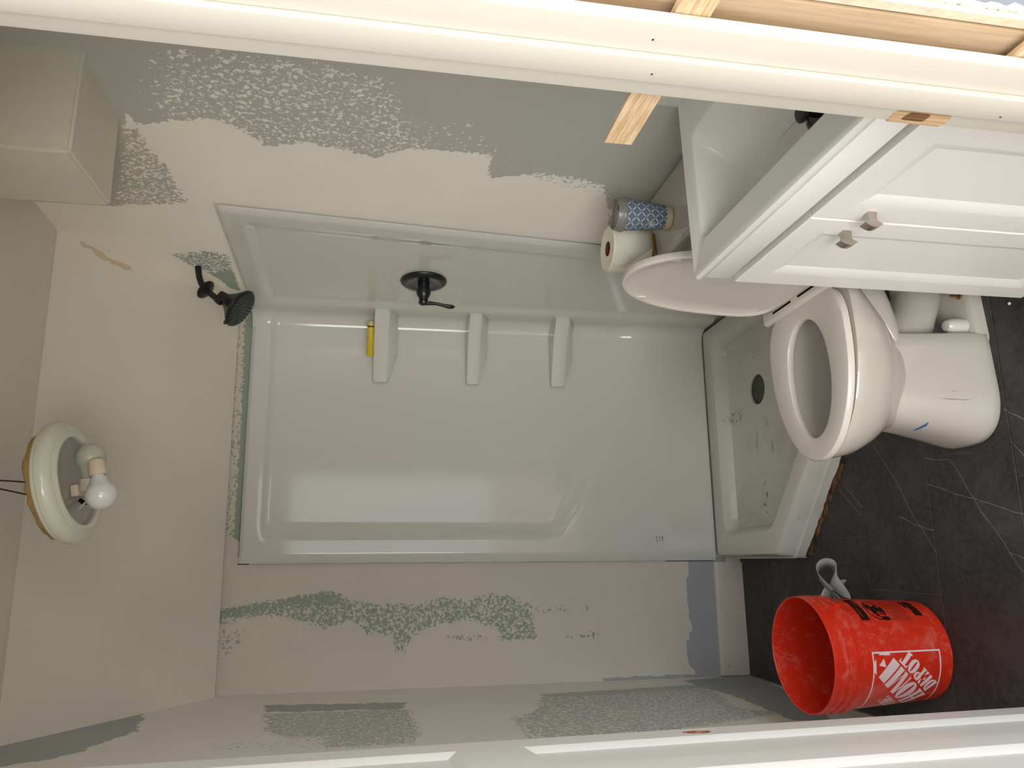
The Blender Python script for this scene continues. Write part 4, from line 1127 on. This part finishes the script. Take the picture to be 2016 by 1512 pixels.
prof = [(0.0, 0.004), (0.112, 0.004), (0.116, 0.0), (0.124, 0.0), (0.1305, 0.007), (br(0.285), 0.285), (br(0.29) + 0.0055, 0.287), (br(0.30) + 0.006, 0.297), (br(0.30) + 0.0005, 0.300), (br(0.315) + 0.0005, 0.314), (br(0.315) + 0.005, 0.316), (br(0.33) + 0.005, 0.325), (br(0.33) + 0.0005, 0.327), (br(0.34) + 0.001, 0.338), (br(0.34) + 0.0045, 0.340), (br(0.35) + 0.0045, 0.346), (br(0.35) + 0.001, 0.348), (br(0.366) + 0.002, 0.363), (br(0.368) + 0.0015, 0.367), (br(0.368) - 0.0005, 0.368), (br(0.366) - 0.0025, 0.365), (br(0.01) - 0.003, 0.012), (0.0, 0.009)]
bm = BM(); lathe(bm, prof, 72, BF); obj('pail', bm, M_orange, buck, 30)
def on_b(deg, z, off=0.0006):
    a = math.radians(deg); r = br(z) + off
    return (bc.x + r * math.cos(a), bc.y + r * math.sin(a), z)
# --- white printed logo: a square border with slanted stencil lettering
def stroke(ch, x, y):
    """letter cell 0..1 x 0..1, heavy slab stems and hairline joins"""
    if not (0 <= x <= 1 and 0 <= y <= 1): return False
    ser = 0.09
    if ch == 'H':
        if 0.06 < x < 0.42 or 0.60 < x < 0.94: return True
        return 0.45 < y < 0.54 or ((y < ser or y > 1 - ser) and (x < 0.46 or x > 0.54))
    if ch == 'O':
        d = ((x - 0.5) / 0.5) ** 2 + ((y - 0.5) / 0.5) ** 2
        e = ((x - 0.5) / 0.10) ** 2 + ((y - 0.5) / 0.42) ** 2
        return d <= 1 and e >= 1
    if ch == 'M':
        if 0.0 < x < 0.09: return True
        if 0.68 < x < 1.0: return True
        k = 0.05 + (1 - y) * 0.29
        if k < x < k + 0.25: return True
        k2 = 0.70 - (1 - y) * 0.16
        return k2 - 0.05 < x < k2 and y > 0.2
    if ch == 'E':
        if 0.04 < x < 0.44: return True
        if x > 0.55 and (y > 1.02 - (x - 0.55) * 0.95 or y < -0.02 + (x - 0.55) * 0.95) and x < 0.98: return True
        return 0.48 < x < 0.74 and abs(y - 0.5) < 0.02 + (x - 0.48) * 0.62
    if ch == 'D':
        if 0.06 < x < 0.44: return True
        if x < 0.5: return y < ser or y > 1 - ser
        d = ((x - 0.44) / 0.54) ** 2 + ((y - 0.5) / 0.5) ** 2
        e = ((x - 0.44) / 0.20) ** 2 + ((y - 0.5) / 0.41) ** 2
        return d <= 1 and e >= 1
    if ch == 'P':
        if 0.08 < x < 0.46: return True
        if x < 0.56 and y < ser: return True
        d = ((x - 0.46) / 0.50) ** 2 + ((y - 0.74) / 0.27) ** 2
        e = ((x - 0.46) / 0.17) ** 2 + ((y - 0.74) / 0.18) ** 2
        return d <= 1 and e >= 1 and y > 0.4
    if ch == 'T':
        if 0.31 < x < 0.69: return True
        if y > 1 - ser: return True
        if y < ser and 0.22 < x < 0.78: return True
        return (x < 0.16 and y > 1 - ser - (0.16 - x) * 1.5) or (x > 0.84 and y > 1 - ser - (x - 0.84) * 1.5)
    return False
ROWS_T = [('HOME', -0.160, 0.150, [(-0.385, -0.175), (-0.165, 0.055), (0.065, 0.295), (0.305, 0.62)]),
          ('DEPOT', -0.375, -0.185, [(-0.300, -0.175), (-0.170, -0.045), (-0.035, 0.085), (0.080, 0.225), (0.220, 0.36)]),
          ('THE', 0.195, 0.345, [(-0.26, -0.15), (-0.145, -0.02), (-0.015, 0.085)])]
def logo(s, tt):
    if not (0 <= s <= 1 and 0 <= tt <= 1): return False
    if min(s, 1 - s, tt, 1 - tt) < 0.020: return True
    p_ = ((s - 0.5) + (tt - 0.5)) / 1.4142; q_ = (-(s - 0.5) + (tt - 0.5)) / 1.4142
    for word, q0, q1, cells in ROWS_T:
        if q0 <= q_ <= q1:
            for ch, (a, c) in zip(word, cells):
                if a <= p_ <= c: return stroke(ch, (p_ - a) / (c - a), (q_ - q0) / (q1 - q0))
    return False
def printed(name, fn, a0, a1, z0, z1, nu, nv, m, off=0.0006, label=None):
    bm = BM(); cache = {}
    def V(i, j):
        if (i, j) not in cache: cache[(i, j)] = bm.verts.new(on_b(a0 + (a1 - a0) * i / nu, z0 + (z1 - z0) * j / nv, off))
        return cache[(i, j)]
    for j in range(nv):
        for i in range(nu):
            if fn((i + 0.5) / nu, (j + 0.5) / nv):
                bm.faces.new((V(i, j), V(i + 1, j), V(i + 1, j + 1), V(i, j + 1)))
    return obj(name, bm, m, buck, 60, label=label)
M_logo = plain('white_screen_print', (236, 208, 208), 0.5, 0.3, var=0.05, scale=20)
printed('printed_logo', logo, -168.5, -82.5, 0.0455, 0.2545, 210, 210, M_logo, label='white slanted lettering THE HOME DEPOT in a square outline')
M_label = plain('black_screen_print', (34, 16, 14), 0.6, 0.3, var=0.5, scale=160)
M_brown = plain('brown_worn_print', (150, 48, 36), 0.6, 0.3, var=0.3, scale=220)
def bar(s, tt): return not (0.55 < s < 0.92 and 0.3 < tt < 0.42) and not (0.1 < s < 0.5 and 0.60 < tt < 0.68)
printed('warning_bar', bar, -49, -12, 0.222, 0.248, 60, 20, M_label)
def picto(s, tt):
    # a toddler tipping into a pail, inside a warning triangle outline
    d1 = (s - 0.68) ** 2 + (tt - 0.72) ** 2 < 0.020
    body = abs((s - 0.5) + (tt - 0.5) * 0.5) < 0.15 and 0.25 < tt < 0.72
    legs = abs(tt - 0.55) < 0.07 and 0.15 < s < 0.5
    pail = 0.25 < s < 0.62 and 0.05 < tt < 0.36 and not (0.32 < s < 0.36)
    ring = abs(((s - 0.5) / 0.49) ** 2 + ((tt - 0.5) / 0.49) ** 2 - 0.90) < 0.09
    bar_ = abs((s - 0.2) - (tt - 0.5)) < 0.035 and tt < 0.9
    block = s < 0.16 and tt < 0.35
    return d1 or body or legs or pail or ring or bar_ or block
printed('warning_pictogram', picto, -49, -17, 0.158, 0.214, 70, 56, M_label)
def small_text(s, tt):
    return (int(tt * 17) % 2 == 0) and ((math.sin(s * 91 + int(tt * 17) * 3.1) + math.sin(s * 37)) > -0.9)
printed('warning_text', small_text, -49, -18, 0.092, 0.152, 80, 68, M_brown)
def tail(s, tt): return (tt > 0.72 and s > 0.45) or (tt < 0.66 and not (int(tt * 20) % 4 == 0 and s > 0.2))
printed('warning_text_block', tail, -42, -14, 0.048, 0.084, 50, 30, M_label)
# bail: ear and wire that sticks out behind
bm = BM(); lathe(bm, [(0.013, -0.002), (0.013, 0.004), (0.008, 0.007), (0.0, 0.007)], 20, along(Vector(on_b(-28, 0.293, 0.003)), (math.cos(math.radians(-28)), math.sin(math.radians(-28)), 0))); obj('ear', bm, M_orange, buck, 40)
M_steel = plain('dull_bail_wire', (128, 116, 112), 0.4, 0.4, 0.7)
e0 = Vector(on_b(-28, 0.296, 0.008))
bm = BM(); tube(bm, [e0 + Vector((-0.004, 0.004, 0.002)), e0 + Vector((0.002, -0.002, 0.001)), e0 + Vector((0.012, 0.012, -0.008)), (-0.139, 1.945, 0.272), (-0.137, 1.985, 0.240), (-0.160, 2.03, 0.18), (-0.175, 2.05, 0.12), (-0.18, 2.06, 0.05)], 0.0021, 8); obj('bail_wire', bm, M_steel, buck, 50)

# ================================================================ a crumb of plaster on the tiles
bm = BM(); bmesh.ops.create_icosphere(bm, subdivisions=1, radius=0.0042, matrix=Matrix.Translation((0.565, 1.497, 0.0034)) @ Matrix.Scale(0.8, 4, (0, 0, 1)))
M_crumb = plain('white_plaster', (226, 222, 214), 0.9, 0.1)
cr_o = obj('plaster_crumb', bm, M_crumb, None, 0)
cr_o['label'] = 'tiny white plaster crumb on the dark tiles below the vanity door'; cr_o['category'] = 'crumb'

# ================================================================ CURLED PLASTIC STRIP behind the bucket
m, t, b = material('translucent_plastic_strip', 0.25, 0.5)
b.inputs['Base Color'].default_value = lin((206, 206, 204)); b.inputs['Transmission Weight'].default_value = 0.35
M_strap = m
strap = thing('plastic_strip', 'curled clear plastic strip looping up behind the orange bucket', 'strip', (-0.13, 2.24, 0))
def ribbon(pairs, name):
    bm = BM()
    sub = []
    def cat(a, b2, c, d2, u):
        return tuple(0.5 * (2 * b2[k] + (c[k] - a[k]) * u + (2 * a[k] - 5 * b2[k] + 4 * c[k] - d2[k]) * u * u + (3 * b2[k] - a[k] - 3 * c[k] + d2[k]) * u ** 3) for k in range(3))
    n = len(pairs)
    for i in range(n - 1):
        g = [pairs[max(0, min(n - 1, i + q))] for q in (-1, 0, 1, 2)]
        for s in range(3):
            sub.append((cat(*[x[0] for x in g], s / 3), cat(*[x[1] for x in g], s / 3)))
    sub.append(pairs[-1])
    loft(bm, [[a, tuple((Vector(a) + Vector(b2)) / 2), b2] for a, b2 in sub], False, False, False)
    o = obj(name, bm, M_strap, strap, 80)
    md = o.modifiers.new('t', 'SOLIDIFY'); md.thickness = 0.0012; md.offset = 0
    return o
def tail_end(pairs, first):
    """carry the hidden end down to the floor"""
    a, b2 = pairs[0] if first else pairs[-1]
    e = ((a[0], a[1], 0.0015), (b2[0], b2[1], 0.0015))
    return [e] + pairs if first else pairs + [e]
ribbon(tail_end(tail_end(list(STRAP1), True), False), 'front_loop')
ribbon(tail_end(tail_end(list(STRAP2), True), False), 'back_loop')
